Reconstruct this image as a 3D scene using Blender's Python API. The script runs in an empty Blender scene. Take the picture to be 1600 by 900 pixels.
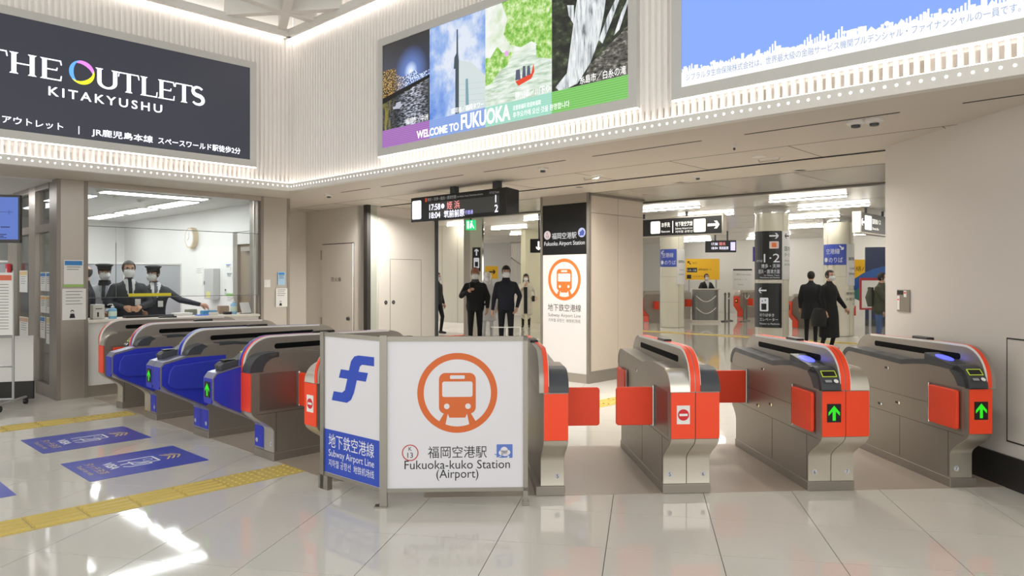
import bpy, bmesh, math, random
import numpy as np
from mathutils import Vector, Matrix
random.seed(7)
SC = bpy.context.scene
COL = SC.collection
PI = math.pi
R = math.radians

# ------------------------------------------------------------------ camera, world, exposure
cam_d = bpy.data.cameras.new('camera'); cam = bpy.data.objects.new('camera', cam_d); COL.objects.link(cam)
cam.location = (0, 0, 1.5); cam.rotation_euler = (R(90), 0, 0)
cam_d.sensor_width = 36.0; cam_d.lens = 1135 / 1600 * 36; cam_d.shift_y = -0.01
cam_d.clip_start = 0.05; cam_d.clip_end = 200
SC.camera = cam
SC.view_settings.view_transform = 'Standard'; SC.view_settings.look = 'None'
SC.view_settings.gamma = 1.0; SC.view_settings.use_curve_mapping = False
SC.view_settings.exposure = 0.22
wd = bpy.data.worlds.new('world'); SC.world = wd; wd.use_nodes = True
wd.node_tree.nodes['Background'].inputs[0].default_value = (1.0, 0.975, 0.94, 1)
wd.node_tree.nodes['Background'].inputs[1].default_value = 1.85
HALL_CEIL = 0.72     # luminous hall ceiling
TUBE = 42.0          # fluorescent battens of the concourse
COVE = 7.0           # LED coves
OFFICE = 14.0         # office ceiling panels

# frames: rotation about Z; x = to the viewer's side, y = away
RH = R(46.5)         # hall frame: x = u (along the dark advertising wall), y = v
RP = R(-43.5)        # plane frame: x = -v, y = u (faces of the long advertising wall, office-side gates)
RG = R(3.5)          # frame of the five numbered gates
RT = R(-10.3)        # floor tile grid
def rot2(a, x, y): return (math.cos(a) * x - math.sin(a) * y, math.sin(a) * x + math.cos(a) * y)
def inv2(a, x, y): return rot2(-a, x, y)
def HW(u, v, z=0): return (*rot2(RH, u, v), z)
def PW(x, y, z=0): return (*rot2(RP, x, y), z)
def GW(x, y, z=0): return (*rot2(RG, x, y), z)

# ------------------------------------------------------------------ materials
def lin(c):
    if isinstance(c, str):
        c = [int(c[i:i + 2], 16) / 255 for i in (1, 3, 5)]
    return tuple(x / 12.92 if x <= 0.04045 else ((x + 0.055) / 1.055) ** 2.4 for x in c)
MATS = {}
ES = 0.84            # screens and lit signs, set against the exposure
def M(name, col='#ffffff', rough=0.5, metal=0.0, emit=0.0, var=0.0, scale=8.0, bump=0.0, coat=0.0, stretch=None, spec=None, rvar=0.0):
    if name in MATS: return MATS[name]
    m = bpy.data.materials.new(name); m.use_nodes = True
    nt = m.node_tree; N = nt.nodes; L = nt.links; b = N['Principled BSDF']
    c = lin(col); b.inputs['Base Color'].default_value = (*c, 1)
    b.inputs['Roughness'].default_value = rough; b.inputs['Metallic'].default_value = metal
    if coat: b.inputs['Coat Weight'].default_value = coat; b.inputs['Coat Roughness'].default_value = 0.05
    if spec is not None: b.inputs['Specular IOR Level'].default_value = spec
    if emit:
        b.inputs['Emission Color'].default_value = (*c, 1); b.inputs['Emission Strength'].default_value = emit
        if not var: b.inputs['Base Color'].default_value = (*[x * .12 for x in c], 1)
    if var or bump or rvar:
        tc = N.new('ShaderNodeTexCoord'); mp = N.new('ShaderNodeMapping'); nz = N.new('ShaderNodeTexNoise')
        mp.inputs['Scale'].default_value = stretch or (1, 1, 1)
        nz.inputs['Scale'].default_value = scale; nz.inputs['Detail'].default_value = 4
        L.new(tc.outputs['Object'], mp.inputs[0]); L.new(mp.outputs[0], nz.inputs['Vector'])
        if var:
            mx = N.new('ShaderNodeMix'); mx.data_type = 'RGBA'
            mx.inputs[6].default_value = (*[x * (1 - var) for x in c], 1); mx.inputs[7].default_value = (*[min(1, x * (1 + var)) for x in c], 1)
            L.new(nz.outputs['Fac'], mx.inputs[0]); L.new(mx.outputs[2], b.inputs['Base Color'])
        if rvar:
            mr = N.new('ShaderNodeMapRange'); mr.inputs[1].default_value = 0.3; mr.inputs[2].default_value = 0.7
            mr.inputs[3].default_value = max(0, rough - rvar); mr.inputs[4].default_value = rough + rvar
            L.new(nz.outputs['Fac'], mr.inputs[0]); L.new(mr.outputs[0], b.inputs['Roughness'])
        if bump:
            bp = N.new('ShaderNodeBump'); bp.inputs['Strength'].default_value = bump; bp.inputs['Distance'].default_value = 0.01
            L.new(nz.outputs['Fac'], bp.inputs['Height']); L.new(bp.outputs[0], b.inputs['Normal'])
    MATS[name] = m
    return m
def EM(name, col="#ffffff", s=1.0):
    return M(name, col, 0.5, 0, s if s > 3 else s * ES)
def glass_mat(name, tint=(0.96, 0.98, 0.97), refl=0.9):
    if name in MATS: return MATS[name]
    m = bpy.data.materials.new(name); m.use_nodes = True; nt = m.node_tree; N = nt.nodes; L = nt.links
    N.remove(N['Principled BSDF'])
    t = N.new('ShaderNodeBsdfTransparent'); t.inputs[0].default_value = (*tint, 1)
    g = N.new('ShaderNodeBsdfGlossy'); g.inputs['Roughness'].default_value = 0.02
    lw = N.new('ShaderNodeFresnel'); lw.inputs[0].default_value = 1.3
    mu = N.new('ShaderNodeMath'); mu.operation = 'MULTIPLY'; mu.inputs[1].default_value = refl
    mx = N.new('ShaderNodeMixShader')
    L.new(lw.outputs[0], mu.inputs[0]); L.new(mu.outputs[0], mx.inputs[0]); L.new(t.outputs[0], mx.inputs[1]); L.new(g.outputs[0], mx.inputs[2])
    L.new(mx.outputs[0], N['Material Output'].inputs[0])
    MATS[name] = m
    return m

STEEL = M('brushed_steel', '#bdb6ac', 0.36, 0.9, var=0.06, scale=3, stretch=(1, 1, 60), rvar=0.06)
DSTEEL = M('dark_steel', '#968f86', 0.40, 0.62, var=0.08, scale=4, stretch=(1, 40, 1), rvar=0.06)
BSTEEL = M('bright_steel', '#dcd7cc', 0.33, 0.95, var=0.015, scale=5, stretch=(40, 1, 1), rvar=0.015)
CHROME = M('chrome', '#d8d8d8', 0.08, 1.0, rvar=0.02)
SEAM = M('dark_seam', '#2c2a28', 0.6, var=0.1)
BLACK = M('black_plastic', '#0d0d0e', 0.35, rvar=0.05)
SLOT = M('slot_black', '#050505', 0.7, spec=0.15, var=0.05)
CHAR = M('charcoal_plastic', '#3c3f43', 0.42, var=0.05, rvar=0.06)
ORANGE = M('orange_panel', '#f4481f', 0.35, var=0.03, scale=5, rvar=0.05)
ORPAD = M('orange_pad', '#f24520', 0.5, var=0.10, scale=6, bump=0.05)
BLUE = M('blue_panel', '#2b36b4', 0.35, var=0.04, scale=5, rvar=0.05)
BLPAD = M('blue_pad', '#2735ad', 0.48, var=0.07, scale=6, bump=0.05)
WHITE = M('white_paint', '#e9e7e3', 0.5, var=0.02)
PAPER = M('paper_white', '#e6e6e2', 0.7, var=0.03)
INK = M('ink_black', '#1b1b1c', 0.6, var=0.05)
INKG = M('ink_grey', '#6d6d70', 0.6, var=0.05)
GLASS = glass_mat('clear_glass')
def film_mat(name, col):
    m = M(name, col, .6, var=.05); nt = m.node_tree; N = nt.nodes; L = nt.links
    tl = N.new('ShaderNodeBsdfTranslucent'); tl.inputs[0].default_value = (*lin(col), 1); mx = N.new('ShaderNodeMixShader'); mx.inputs[0].default_value = .6
    L.new(N['Principled BSDF'].outputs[0], mx.inputs[1]); L.new(tl.outputs[0], mx.inputs[2]); L.new(mx.outputs[0], N['Material Output'].inputs[0])
    return m

# ------------------------------------------------------------------ mesh builder
class MB:
    def __init__(s): s.v = []; s.f = []; s.mi = []
    def add(s, vs, fs, mi=0):
        n = len(s.v); s.v += [tuple(p) for p in vs]
        for f in fs: s.f.append(tuple(i + n for i in f)); s.mi.append(mi)
        return s
    def box(s, x0, x1, y0, y1, z0, z1, mi=0):
        return s.add([(x0, y0, z0), (x1, y0, z0), (x1, y1, z0), (x0, y1, z0), (x0, y0, z1), (x1, y0, z1), (x1, y1, z1), (x0, y1, z1)],
                     [(0, 3, 2, 1), (4, 5, 6, 7), (0, 1, 5, 4), (1, 2, 6, 5), (2, 3, 7, 6), (3, 0, 4, 7)], mi)
    def prism(s, poly, a0, a1, axis='x', mi=0):
        # poly: 2D points in the two remaining axes (x: (y,z); y: (x,z); z: (x,y))
        n = len(poly)
        def P(p, a): return {'x': (a, p[0], p[1]), 'y': (p[0], a, p[1]), 'z': (p[0], p[1], a)}[axis]
        area = sum(poly[i][0] * poly[(i + 1) % n][1] - poly[(i + 1) % n][0] * poly[i][1] for i in range(n))
        if axis == 'y': area = -area
        if area < 0: poly = poly[::-1]
        vs = [P(p, a0) for p in poly] + [P(p, a1) for p in poly]
        fs = [tuple(range(n))[::-1], tuple(range(n, 2 * n))] + [(i, (i + 1) % n, n + (i + 1) % n, n + i) for i in range(n)]
        return s.add(vs, fs, mi)
    def cyl(s, c, r, h, axis='z', n=16, r2=None, mi=0):
        r2 = r if r2 is None else r2
        vs = []
        for k, (rr, hh) in enumerate(((r, 0), (r2, h))):
            for i in range(n):
                a = 2 * PI * i / n; p = (rr * math.cos(a), rr * math.sin(a))
                if axis == 'z': vs.append((c[0] + p[0], c[1] + p[1], c[2] + hh))
                elif axis == 'x': vs.append((c[0] + hh, c[1] + p[0], c[2] + p[1]))
                else: vs.append((c[0] + p[1], c[1] + hh, c[2] + p[0]))
        fs = [tuple(range(n))[::-1], tuple(range(n, 2 * n))] + [(i, (i + 1) % n, n + (i + 1) % n, n + i) for i in range(n)]
        return s.add(vs, fs, mi)
    def tube(s, pts, r, n=6, mi=0):
        pts = [Vector(p) for p in pts]; rings = []
        for i, p in enumerate(pts):
            d = (pts[min(i + 1, len(pts) - 1)] - pts[max(i - 1, 0)]).normalized()
            up = Vector((0, 0, 1)) if abs(d.z) < 0.95 else Vector((1, 0, 0))
            a = d.cross(up).normalized(); b = d.cross(a).normalized()
            rings.append([p + a * (r * math.cos(2 * PI * k / n)) + b * (r * math.sin(2 * PI * k / n)) for k in range(n)])
        vs = [q for g in rings for q in g]; m = len(pts)
        fs = [(i * n + k, i * n + (k + 1) % n, (i + 1) * n + (k + 1) % n, (i + 1) * n + k) for i in range(m - 1) for k in range(n)]
        fs += [tuple(range(n))[::-1], tuple(range((m - 1) * n, m * n))]
        return s.add(vs, fs, mi)
    def lathe(s, prof, c=(0, 0, 0), n=24, mi=0):
        m = len(prof)
        vs = [(c[0] + r * math.cos(2 * PI * k / n), c[1] + r * math.sin(2 * PI * k / n), c[2] + z) for r, z in prof for k in range(n)]
        fs = [(i * n + k, i * n + (k + 1) % n, (i + 1) * n + (k + 1) % n, (i + 1) * n + k) for i in range(m - 1) for k in range(n)]
        fs += [tuple(range(n))[::-1], tuple(range((m - 1) * n, m * n))]
        return s.add(vs, fs, mi)
    def flat(s, poly, y, mi=0):          # polygon (x,z) facing -y
        n = len(poly)
        area = sum(poly[i][0] * poly[(i + 1) % n][1] - poly[(i + 1) % n][0] * poly[i][1] for i in range(n))
        if area < 0: poly = poly[::-1]
        return s.add([(p[0], y, p[1]) for p in poly], [tuple(range(n))], mi)
    def ring(s, c, r0, r1, y, n=48, a0=0, a1=2 * PI, mi=0, sq=1.0):
        full = abs(a1 - a0 - 2 * PI) < 1e-6; m = n if full else n + 1
        vs = []
        for i in range(m):
            a = a0 + (a1 - a0) * i / n
            vs += [(c[0] + r0 * math.cos(a), y, c[1] + r0 * math.sin(a) * sq), (c[0] + r1 * math.cos(a), y, c[1] + r1 * math.sin(a) * sq)]
        fs = []
        for i in range(n):
            j = (i + 1) % m
            fs.append((2 * i, 2 * i + 1, 2 * j + 1, 2 * j)[::-1] if False else (2 * i, 2 * i + 1, 2 * j + 1, 2 * j))
        return s.add(vs, fs, mi)
    def disc(s, c, r, y, n=24, mi=0, sz=1.0):
        return s.flat([(c[0] + r * math.cos(2 * PI * i / n), c[1] + r * sz * math.sin(2 * PI * i / n)) for i in range(n)], y, mi)
    def mesh(s, name, mat, smooth=False):
        me = bpy.data.meshes.new(name); me.from_pydata(s.v, [], s.f)
        for m in (mat if isinstance(mat, (list, tuple)) else [mat]): me.materials.append(m)
        if any(s.mi): me.polygons.foreach_set('material_index', s.mi)
        if smooth:
            me.polygons.foreach_set('use_smooth', [True] * len(me.polygons))
            me.update()
            try: me.set_sharp_from_angle(angle=R(40))
            except Exception: pass
        me.update()
        return me
    def build(s, name, mat, parent=None, smooth=False, loc=None, rz=None, bevel=0):
        o = bpy.data.objects.new(name, s.mesh(name, mat, smooth)); COL.objects.link(o)
        if parent is not None: o.parent = parent
        if loc is not None: o.location = loc
        if rz is not None: o.rotation_euler = (0, 0, rz)
        if bevel:
            b = o.modifiers.new('bevel', 'BEVEL'); b.width = bevel; b.segments = 2; b.limit_method = 'ANGLE'; b.angle_limit = R(40)
        return o
def rrect(x0, x1, z0, z1, r, n=5, corners=(1, 1, 1, 1)):
    out = []
    for k, (cx, cz, a) in enumerate(((x1 - r, z0 + r, -90), (x1 - r, z1 - r, 0), (x0 + r, z1 - r, 90), (x0 + r, z0 + r, 180))):
        if corners[k]:
            out += [(cx + r * math.cos(R(a + 90 * i / n)), cz + r * math.sin(R(a + 90 * i / n))) for i in range(n + 1)]
        else:
            out.append(((x1, z0), (x1, z1), (x0, z1), (x0, z0))[k])
    return out
def arc(cx, cz, rx, rz, a0, a1, n=8):
    return [(cx + rx * math.cos(R(a0 + (a1 - a0) * i / n)), cz + rz * math.sin(R(a0 + (a1 - a0) * i / n))) for i in range(n + 1)]
def scurve(p, q, n=8):                   # smooth S between two points, vertical tangents
    out = []
    for i in range(n + 1):
        t = i / n; s_ = t * t * (3 - 2 * t)
        out.append((p[0] + (q[0] - p[0]) * s_, p[1] + (q[1] - p[1]) * t))
    return out
def tag(o, label=None, cat=None, group=None, kind=None):
    if label: o['label'] = label
    if cat: o['category'] = cat
    if group: o['group'] = group
    if kind: o['kind'] = kind
    return o
def thing(name, label, cat, loc=(0, 0, 0), rz=0, group=None):
    o = bpy.data.objects.new(name, None); COL.objects.link(o); o.empty_display_size = 0.1
    o.location = loc; o.rotation_euler = (0, 0, rz)
    return tag(o, label, cat, group)
def box(name, x0, x1, y0, y1, z0, z1, mat, parent=None, bevel=0, loc=None, rz=None):
    return MB().box(x0, x1, y0, y1, z0, z1).build(name, mat, parent, bevel=bevel, loc=loc, rz=rz)
# text: flat lettering in the plane y = const, reading along +x, facing -y
_TX = {}
def slice_x(vs, fs, step=.03):
    # cut a flat mesh into narrow vertical strips so that it can follow a curved surface
    bm = bmesh.new(); bv = [bm.verts.new((p[0], p[1], 0)) for p in vs]
    for f in fs:
        try: bm.faces.new([bv[i] for i in f])
        except ValueError: pass
    x0, x1 = min(p[0] for p in vs), max(p[0] for p in vs); x = x0 + step
    while x < x1:
        bmesh.ops.bisect_plane(bm, geom=bm.verts[:] + bm.edges[:] + bm.faces[:], plane_co=(x, 0, 0), plane_no=(1, 0, 0)); x += step
    bm.verts.index_update()
    out = ([(v.co.x, v.co.y) for v in bm.verts], [tuple(v.index for v in f.verts) for f in bm.faces]); bm.free()
    return out
def text(s, x, y, z, size, mat, parent, align='C', width=None, bold=0.0, name='lettering', loc=None, rz=None, tr=None, spacing=1.0):
    key = (s, bold, spacing)
    if key not in _TX:
        c = bpy.data.curves.new('t', 'FONT'); c.body = s; c.size = 1; c.resolution_u = 3; c.offset = bold; c.space_character = spacing
        o = bpy.data.objects.new('t', c); COL.objects.link(o)
        dg = bpy.context.evaluated_depsgraph_get(); dg.update()
        me = bpy.data.meshes.new_from_object(o.evaluated_get(dg))
        vs = np.array([v.co[:2] for v in me.vertices]) if len(me.vertices) else np.zeros((1, 2))
        fs = [tuple(p.vertices) for p in me.polygons]
        bpy.data.objects.remove(o); bpy.data.curves.remove(c); bpy.data.meshes.remove(me)
        _TX[key] = (vs, fs)
    vs, fs = _TX[key]
    x0, x1 = vs[:, 0].min(), vs[:, 0].max()
    w = (x1 - x0) * size
    sx = size if not width else width / (x1 - x0)
    off = {'C': (x0 + x1) / 2, 'L': x0, 'R': x1}[align]
    flat_ = [((p[0] - off) * sx + x, p[1] * size + z) for p in vs]
    if tr: flat_, fs = slice_x(flat_, fs)
    pts = [(p[0], y, p[1]) for p in flat_]
    if tr: pts = [tr(*p) for p in pts]
    b = MB(); b.add(pts, fs)
    return b.build(name, mat, parent, loc=loc, rz=rz)
def arrow2d(cx, cz, s, ang, w=0.16, head=0.5):
    # line arrow with chevron head, as one polygon
    p = [(-.5, -w / 2), (.5 - w * .95, -w / 2), (.5 - head * .75, -head * .62), (.5 - head * .75 + w * .75, -head * .62 - w * .55) if False else (.5 - head * .75 + w * 1.1, -head * .62),
         (.5, 0), (.5 - head * .75 + w * 1.1, head * .62), (.5 - head * .75, head * .62), (.5 - w * .95, w / 2), (-.5, w / 2)]
    p = [(-.5, -w / 2), (.5 - w * 1.3, -w / 2), (.5 - head * .72 - w * .5, -head * .60), (.5 - head * .72 + w * .75, -head * .60),
         (.5, 0), (.5 - head * .72 + w * .75, head * .60), (.5 - head * .72 - w * .5, head * .60), (.5 - w * 1.3, w / 2), (-.5, w / 2)]
    c, s_ = math.cos(ang), math.sin(ang)
    return [(cx + s * (c * a - s_ * b), cz + s * (s_ * a + c * b)) for a, b in p]
# ------------------------------------------------------------------ floor
CZ = 2.71            # height of the low ceiling
TILE = M('polished_tile', '#d4d0c7', 0.06, var=0.03, scale=1.3, spec=0.42, rvar=0.015)
GROUT = M('grout', '#6b6862', 0.8, var=0.1)
GRANITE = M('granite', '#a79a8d', 0.35, var=0.22, scale=120, rvar=0.06)
floor = MB().box(-30, 50, -8, 60, -0.10, -0.004).build('floor', GROUT); tag(floor, kind='structure')
TPX, TPY, TX0, TY0, JG = 0.6143, 0.61, -0.207, 4.67, 0.0022
tile_me = None
rest = MB(); n_t = 0
cells = []
for i in range(-40, 70):
    for j in range(-12, 85):
        x0 = TX0 + i * TPX; y0 = TY0 + j * TPY
        X, Y = rot2(RT, x0 + TPX / 2, y0 + TPY / 2)
        if Y < -3 or Y > 48 or abs(X) > 26 + Y * 0.2: continue
        cells.append((X, Y, x0, y0))
def in_view(X, Y): return Y > 1.9 and Y < 9.5 and abs(X) < 0.76 * Y + 0.5
near = sorted([c for c in cells if in_view(c[0], c[1])], key=lambda c: c[1])[:290]
near_set = set(near)
tb = MB().box(JG, TPX - JG, JG, TPY - JG, -0.012, 0.0)
tile_me = tb.mesh('tile', TILE)
for (X, Y, x0, y0) in near:
    o = bpy.data.objects.new('tile', tile_me); COL.objects.link(o); o.parent = floor
    o.location = (*rot2(RT, x0, y0), 0); o.rotation_euler = (0, 0, RT)
for c in cells:
    if c in near_set: continue
    x0, y0 = c[2], c[3]
    q = [(x0 + JG, y0 + JG), (x0 + TPX - JG, y0 + JG), (x0 + TPX - JG, y0 + TPY - JG), (x0 + JG, y0 + TPY - JG)]
    rest.add([(*rot2(RT, *p), 0) for p in q], [(0, 1, 2, 3)])
o = rest.build('tile_field', TILE, floor); tag(o, kind='stuff')
# granite under the two gate lines, laid in slabs
def granite(fr, xs, y0, y1):
    for a, b in zip(xs[:-1], xs[1:]):
        box('granite_slab', a + .002, b - .002, y0, y1, -0.003, 0.0025, GRANITE, floor, rz=fr)
granite(RG, [-0.30, 0.56, 1.52, 2.555, 3.51, 3.85], 4.975, 6.42)
granite(RP, [-10.0, -9.1, -8.13, -6.88, -5.66, -4.62], 2.975, 4.40)

# tactile paving: guide bars and blister ends, tile by tile
YEL = M('tactile_yellow', '#cdb662', 0.45, var=0.08, scale=6)
bar = MB().box(.002, .298, .002, .318, 0.0, 0.003)
for k in range(4):
    y = .035 + k * .072
    bar.prism([(y, .003), (y + .040, .003), (y + .033, .012), (y + .007, .012)], .012, .288, 'x')
blis = MB().box(.002, .298, .002, .318, 0.0, 0.003)
for a in range(5):
    for b_ in range(5):
        blis.cyl((.03 + a * .06, .04 + b_ * .06, .003), .014, .005, n=8, r2=.009)
bar_me = bar.mesh('bar_tile', YEL); blis_me = blis.mesh('blister_tile', YEL)
def tactile(label, u0, n, v0, nb, rz=RH):
    t = thing('tactile_paving', label, 'paving', (0, 0, 0), 0, 'yellow tactile paving strips')
    for k in range(n):
        me = blis_me if (k >= n - nb) else bar_me
        o = bpy.data.objects.new('blister_tile' if me is blis_me else 'bar_tile', me); COL.objects.link(o); o.parent = t
        o.location = (*rot2(rz, u0 + k * .3, v0), 0.0005); o.rotation_euler = (0, 0, rz)
    return t
tactile('yellow tactile strip crossing the foreground floor towards the orange and blue gate', -0.62, 12, 5.03, 2)
tactile('yellow tactile strip on the floor beside the blue stickers, nearer the office', -0.05, 10, 8.45, 2)
tactile('yellow tactile strip continuing beyond the gates past the station pillar', 4.60, 16, 5.03, 0)
for k_ in range(1):
    t_ = thing('tactile_paving', 'long yellow tactile strip across the far concourse floor', 'paving', (0, 0, 0), 0, 'yellow tactile paving strips')
    for k in range(36):
        o = bpy.data.objects.new('bar_tile', bar_me); COL.objects.link(o); o.parent = t_
        p = rot2(RP, -13.2 + k * .3, 17.2); o.location = (*p, .0005); o.rotation_euler = (0, 0, RP)

# floor stickers
STB = M('sticker_blue', '#4d57b6', 0.35, var=0.06, scale=2, rvar=0.05)
STW = M('sticker_white', '#f2f3fa', 0.45, var=0.03)
STG = M('sticker_gold', '#e0c68c', 0.45, var=0.05)
def sticker(label, u0, u1, v0, v1):
    t = thing('floor_sticker', label, 'sticker', HW(u0, v0, 0.0008), RH, 'blue floor stickers')
    w, h = u1 - u0, v1 - v0
    MB().prism(rrect(0, w, 0, h, .01, 2), 0, .0012, 'z').build('sheet', STB, t)
    # everything printed reads for someone walking towards the gates: up = +u, right = -v
    def tr(x, y, z): return (z, h - x, 0.0018)
    def strip(pts, r=.009):
        b = MB()
        for (a, c) in zip(pts[:-1], pts[1:]):
            d = Vector((c[0] - a[0], c[1] - a[1])); n_ = Vector((-d.y, d.x)).normalized() * r
            b.add([tr(a[0] + n_.x, 0, a[1] + n_.y), tr(a[0] - n_.x, 0, a[1] - n_.y), tr(c[0] - n_.x, 0, c[1] - n_.y), tr(c[0] + n_.x, 0, c[1] + n_.y)], [(0, 1, 2, 3)])
        return b
    c = h / 2
    text('タッチ決済', c, 0, .12, .085, STG, t, tr=tr, width=.42)
    text('Touch to ride', c, 0, .055, .055, STG, t, tr=tr, width=.36)
    text('VISA', c, 0, .225, .10, STW, t, tr=tr, width=.24, bold=.03)
    hand = strip([(c - .10, .34), (c - .10, .60), (c + .08, .60), (c + .08, .40), (c - .04, .40)])
    hand.build('reader_drawing', STW, t)
    strip([(c + .02, .32), (c + .0, .42), (c + .05, .47), (c + .05, .52), (c + .13, .52), (c + .13, .36), (c + .09, .32)]).build('hand_drawing', STW, t)
    b = MB()
    for k in range(14):
        a0, a1 = 2 * PI * k / 14, 2 * PI * (k + 1) / 14
        b.add([tr(c - .01 + r_ * math.cos(a), 0, .54 + r_ * math.sin(a)) for a in (a0, a1) for r_ in (.03, .036)], [(0, 1, 3, 2)])
    b.build('pad_drawing', STW, t)
    for q in (.66, .70, .74):
        strip([(c - .09, q), (c, q + .055), (c + .09, q)], .008).build('chevron', STG, t)
    return t
sticker('blue floor sticker with hand drawing lying nearest the upper tactile strip', 1.737, 2.62, 7.15, 7.90)
sticker('blue floor sticker with hand drawing between its twin and the foreground tactile strip', 1.737, 2.62, 5.92, 6.66)
sticker('blue floor sticker cut off by the picture edge, only its corner showing', 0.40, 1.283, 5.93, 6.67)

# ------------------------------------------------------------------ hall: ribbed walls, fascia, coves
RIB = M('rib_white', '#f5f1ed', 0.55, var=0.02)
TRIMW = M('trim_white', '#dedbd5', 0.5, var=0.02)
FRM = M('screen_frame_grey', '#c9c8c4', 0.45, var=0.03)
LEDS = EM('led_strip', '#fff7f0', COVE)
DOTM = EM('fascia_dot', '#fffaf2', 4.0)
UF, VL = 5.25, 9.20       # planes of the two hall walls
def ribs(n, pitch, x0, y, z0, z1, d):
    b = MB(); pts = []
    for k in range(n):
        a = x0 + k * pitch
        pts += [(a, y), (a + pitch * .42, y), (a + pitch * .52, y - d), (a + pitch * .90, y - d)]
    pts.append((x0 + n * pitch, y))
    m = len(pts)
    b.add([(p[0], p[1], z0) for p in pts] + [(p[0], p[1], z1) for p in pts], [(i, i + 1, m + i + 1, m + i) for i in range(m - 1)])
    return b
def hall_wall(name, rz, x0, x1, y, soff):
    w = box(name, x0, x1, y + .002, y + .25, CZ + .06, 5.27, RIB, rz=rz); tag(w, kind='structure')
    o = ribs(int((x1 - x0) / .062), .062, x0, y, 2.80, 4.86, .030).build('rib_cladding', RIB, w); tag(o, kind='stuff')
    box('fascia', x0, x1, y - .085, y + .002, CZ - .012, 2.80, TRIMW, w)
    b = MB(); k = 0
    while x0 + .035 + k * .0715 < x1:
        b.disc((x0 + .035 + k * .0715, 2.757), .0095, y - .0865, n=8); k += 1
    o = b.build('fascia_dots', DOTM, w); tag(o, kind='stuff')
    box('lower_cove_light', x0, x1, y - .075, y - .04, 2.802, 2.808, EM('led_strip_low', '#fff4ea', COVE * .5), w)
    box('upper_cove_light', x0, x1 - .09, y - .085, y - .05, 4.818, 4.828, LEDS, w)
    box('cove_lip', x0, x1 - .1, y - .15, y - .09, 4.80, 4.90, TRIMW, w)
    return w
hall_wall('wall_dark_screen_side', RH, -6.0, 5.25, VL, 1)
hall_wall('wall_poster_side', RP, -9.20, 4.2, UF, 1)

# hall ceiling: triangular lattice of white fins below luminous panels
PANEL = M('luminous_ceiling', '#e6ecea', 0.5, 0, HALL_CEIL)
BEAM = M('lattice_white', '#e2ddd6', 0.5, var=0.02)
ceil_h = MB().box(-6.0, 5.25, -5.0, 9.2, 5.22, 5.27).build('ceiling', PANEL, rz=RH); tag(ceil_h, kind='structure')
def clip(p, d, x0, x1, y0, y1):
    t0, t1 = -40.0, 40.0
    for a, da, lo, hi in ((p[0], d[0], x0, x1), (p[1], d[1], y0, y1)):
        if abs(da) < 1e-9:
            if a < lo or a > hi: return None
            continue
        q = sorted(((lo - a) / da, (hi - a) / da)); t0 = max(t0, q[0]); t1 = min(t1, q[1])
    return (t0, t1) if t1 - t0 > .1 else None
NODE = (4.72, 8.44)
for ang, dz_ in ((5, 0), (65, .003), (125, .006)):
    d = (math.cos(R(ang)), math.sin(R(ang))); nrm = (-d[1], d[0])
    for k in range(-10, 4):
        p = (NODE[0] + nrm[0] * k * 1.37, NODE[1] + nrm[1] * k * 1.37)
        c = clip(p, d, -6.0, 5.16, -5.0, 9.11)
        if not c: continue
        a = (p[0] + d[0] * c[0], p[1] + d[1] * c[0]); l = c[1] - c[0]
        b = MB(); b.prism([(-.055, 4.86 + dz_), (.055, 4.86 + dz_), (.035, 5.225 + dz_), (-.035, 5.225 + dz_)], 0, l, 'x')
        o = b.build('lattice_fin', BEAM, ceil_h); o.location = (a[0], a[1], 0); o.rotation_euler = (0, 0, R(ang))
# slim fins that divide the panels inside the triangles
for (u0, v0, u1, v1) in ((4.45, 8.0, 4.30, 6.9), (5.1, 7.6, 4.9, 6.6), (3.2, 8.4, 2.4, 8.9)):
    l = math.hypot(u1 - u0, v1 - v0)
    o = MB().box(0, l, -.012, .012, 5.02, 5.22).build('panel_fin', BEAM, ceil_h); o.location = (u0, v0, 0); o.rotation_euler = (0, 0, math.atan2(v1 - v0, u1 - u0))

# ------------------------------------------------------------------ screens on the hall walls
def screen_frame(t, x0, x1, z0, z1, y, fw=.088, d=.08):
    # x0..x1 / z0..z1: inner opening; frame bars around it, front at y
    box('frame_bar', x0 - fw, x1 + fw, y - .0, y + d, z1, z1 + fw, FRM, t)
    box('frame_bar', x0 - fw, x1 + fw, y - .0, y + d, z0 - fw, z0, FRM, t)
    box('frame_bar', x0 - fw, x0, y, y + d, z0, z1, FRM, t)
    box('frame_bar', x1, x1 + fw, y, y + d, z0, z1, FRM, t)
    box('frame_light', x0 - fw, x1 + fw, y + .005, y + .03, z0 - fw - .014, z0 - fw - .002, EM('led_strip_low', '#fff4ea', COVE * .5), t)
    box('housing', x0 - .02, x1 + .02, y + .02, y + d - .002, z0 - .02, z1 + .02, SEAM, t)
LY = VL - .03 - .085        # screen plane of the dark LED wall (v)
t = thing('advert_screen', 'dark LED advertising screen lettered THE OUTLETS KITAKYUSHU above the office', 'screen', (0, 0, 0), RH)
screen_frame(t, 1.02, 4.565, 3.055, 4.265, LY)
disp = box('display', 1.02, 4.565, LY + .008, LY + .02, 3.055, 4.265, M('led_dark', '#33353f', 0.35, emit=0.55, var=0.04), t)
LW = EM('led_white', '#f5f5ff', 2.2)
ty = LY + .006
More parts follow.
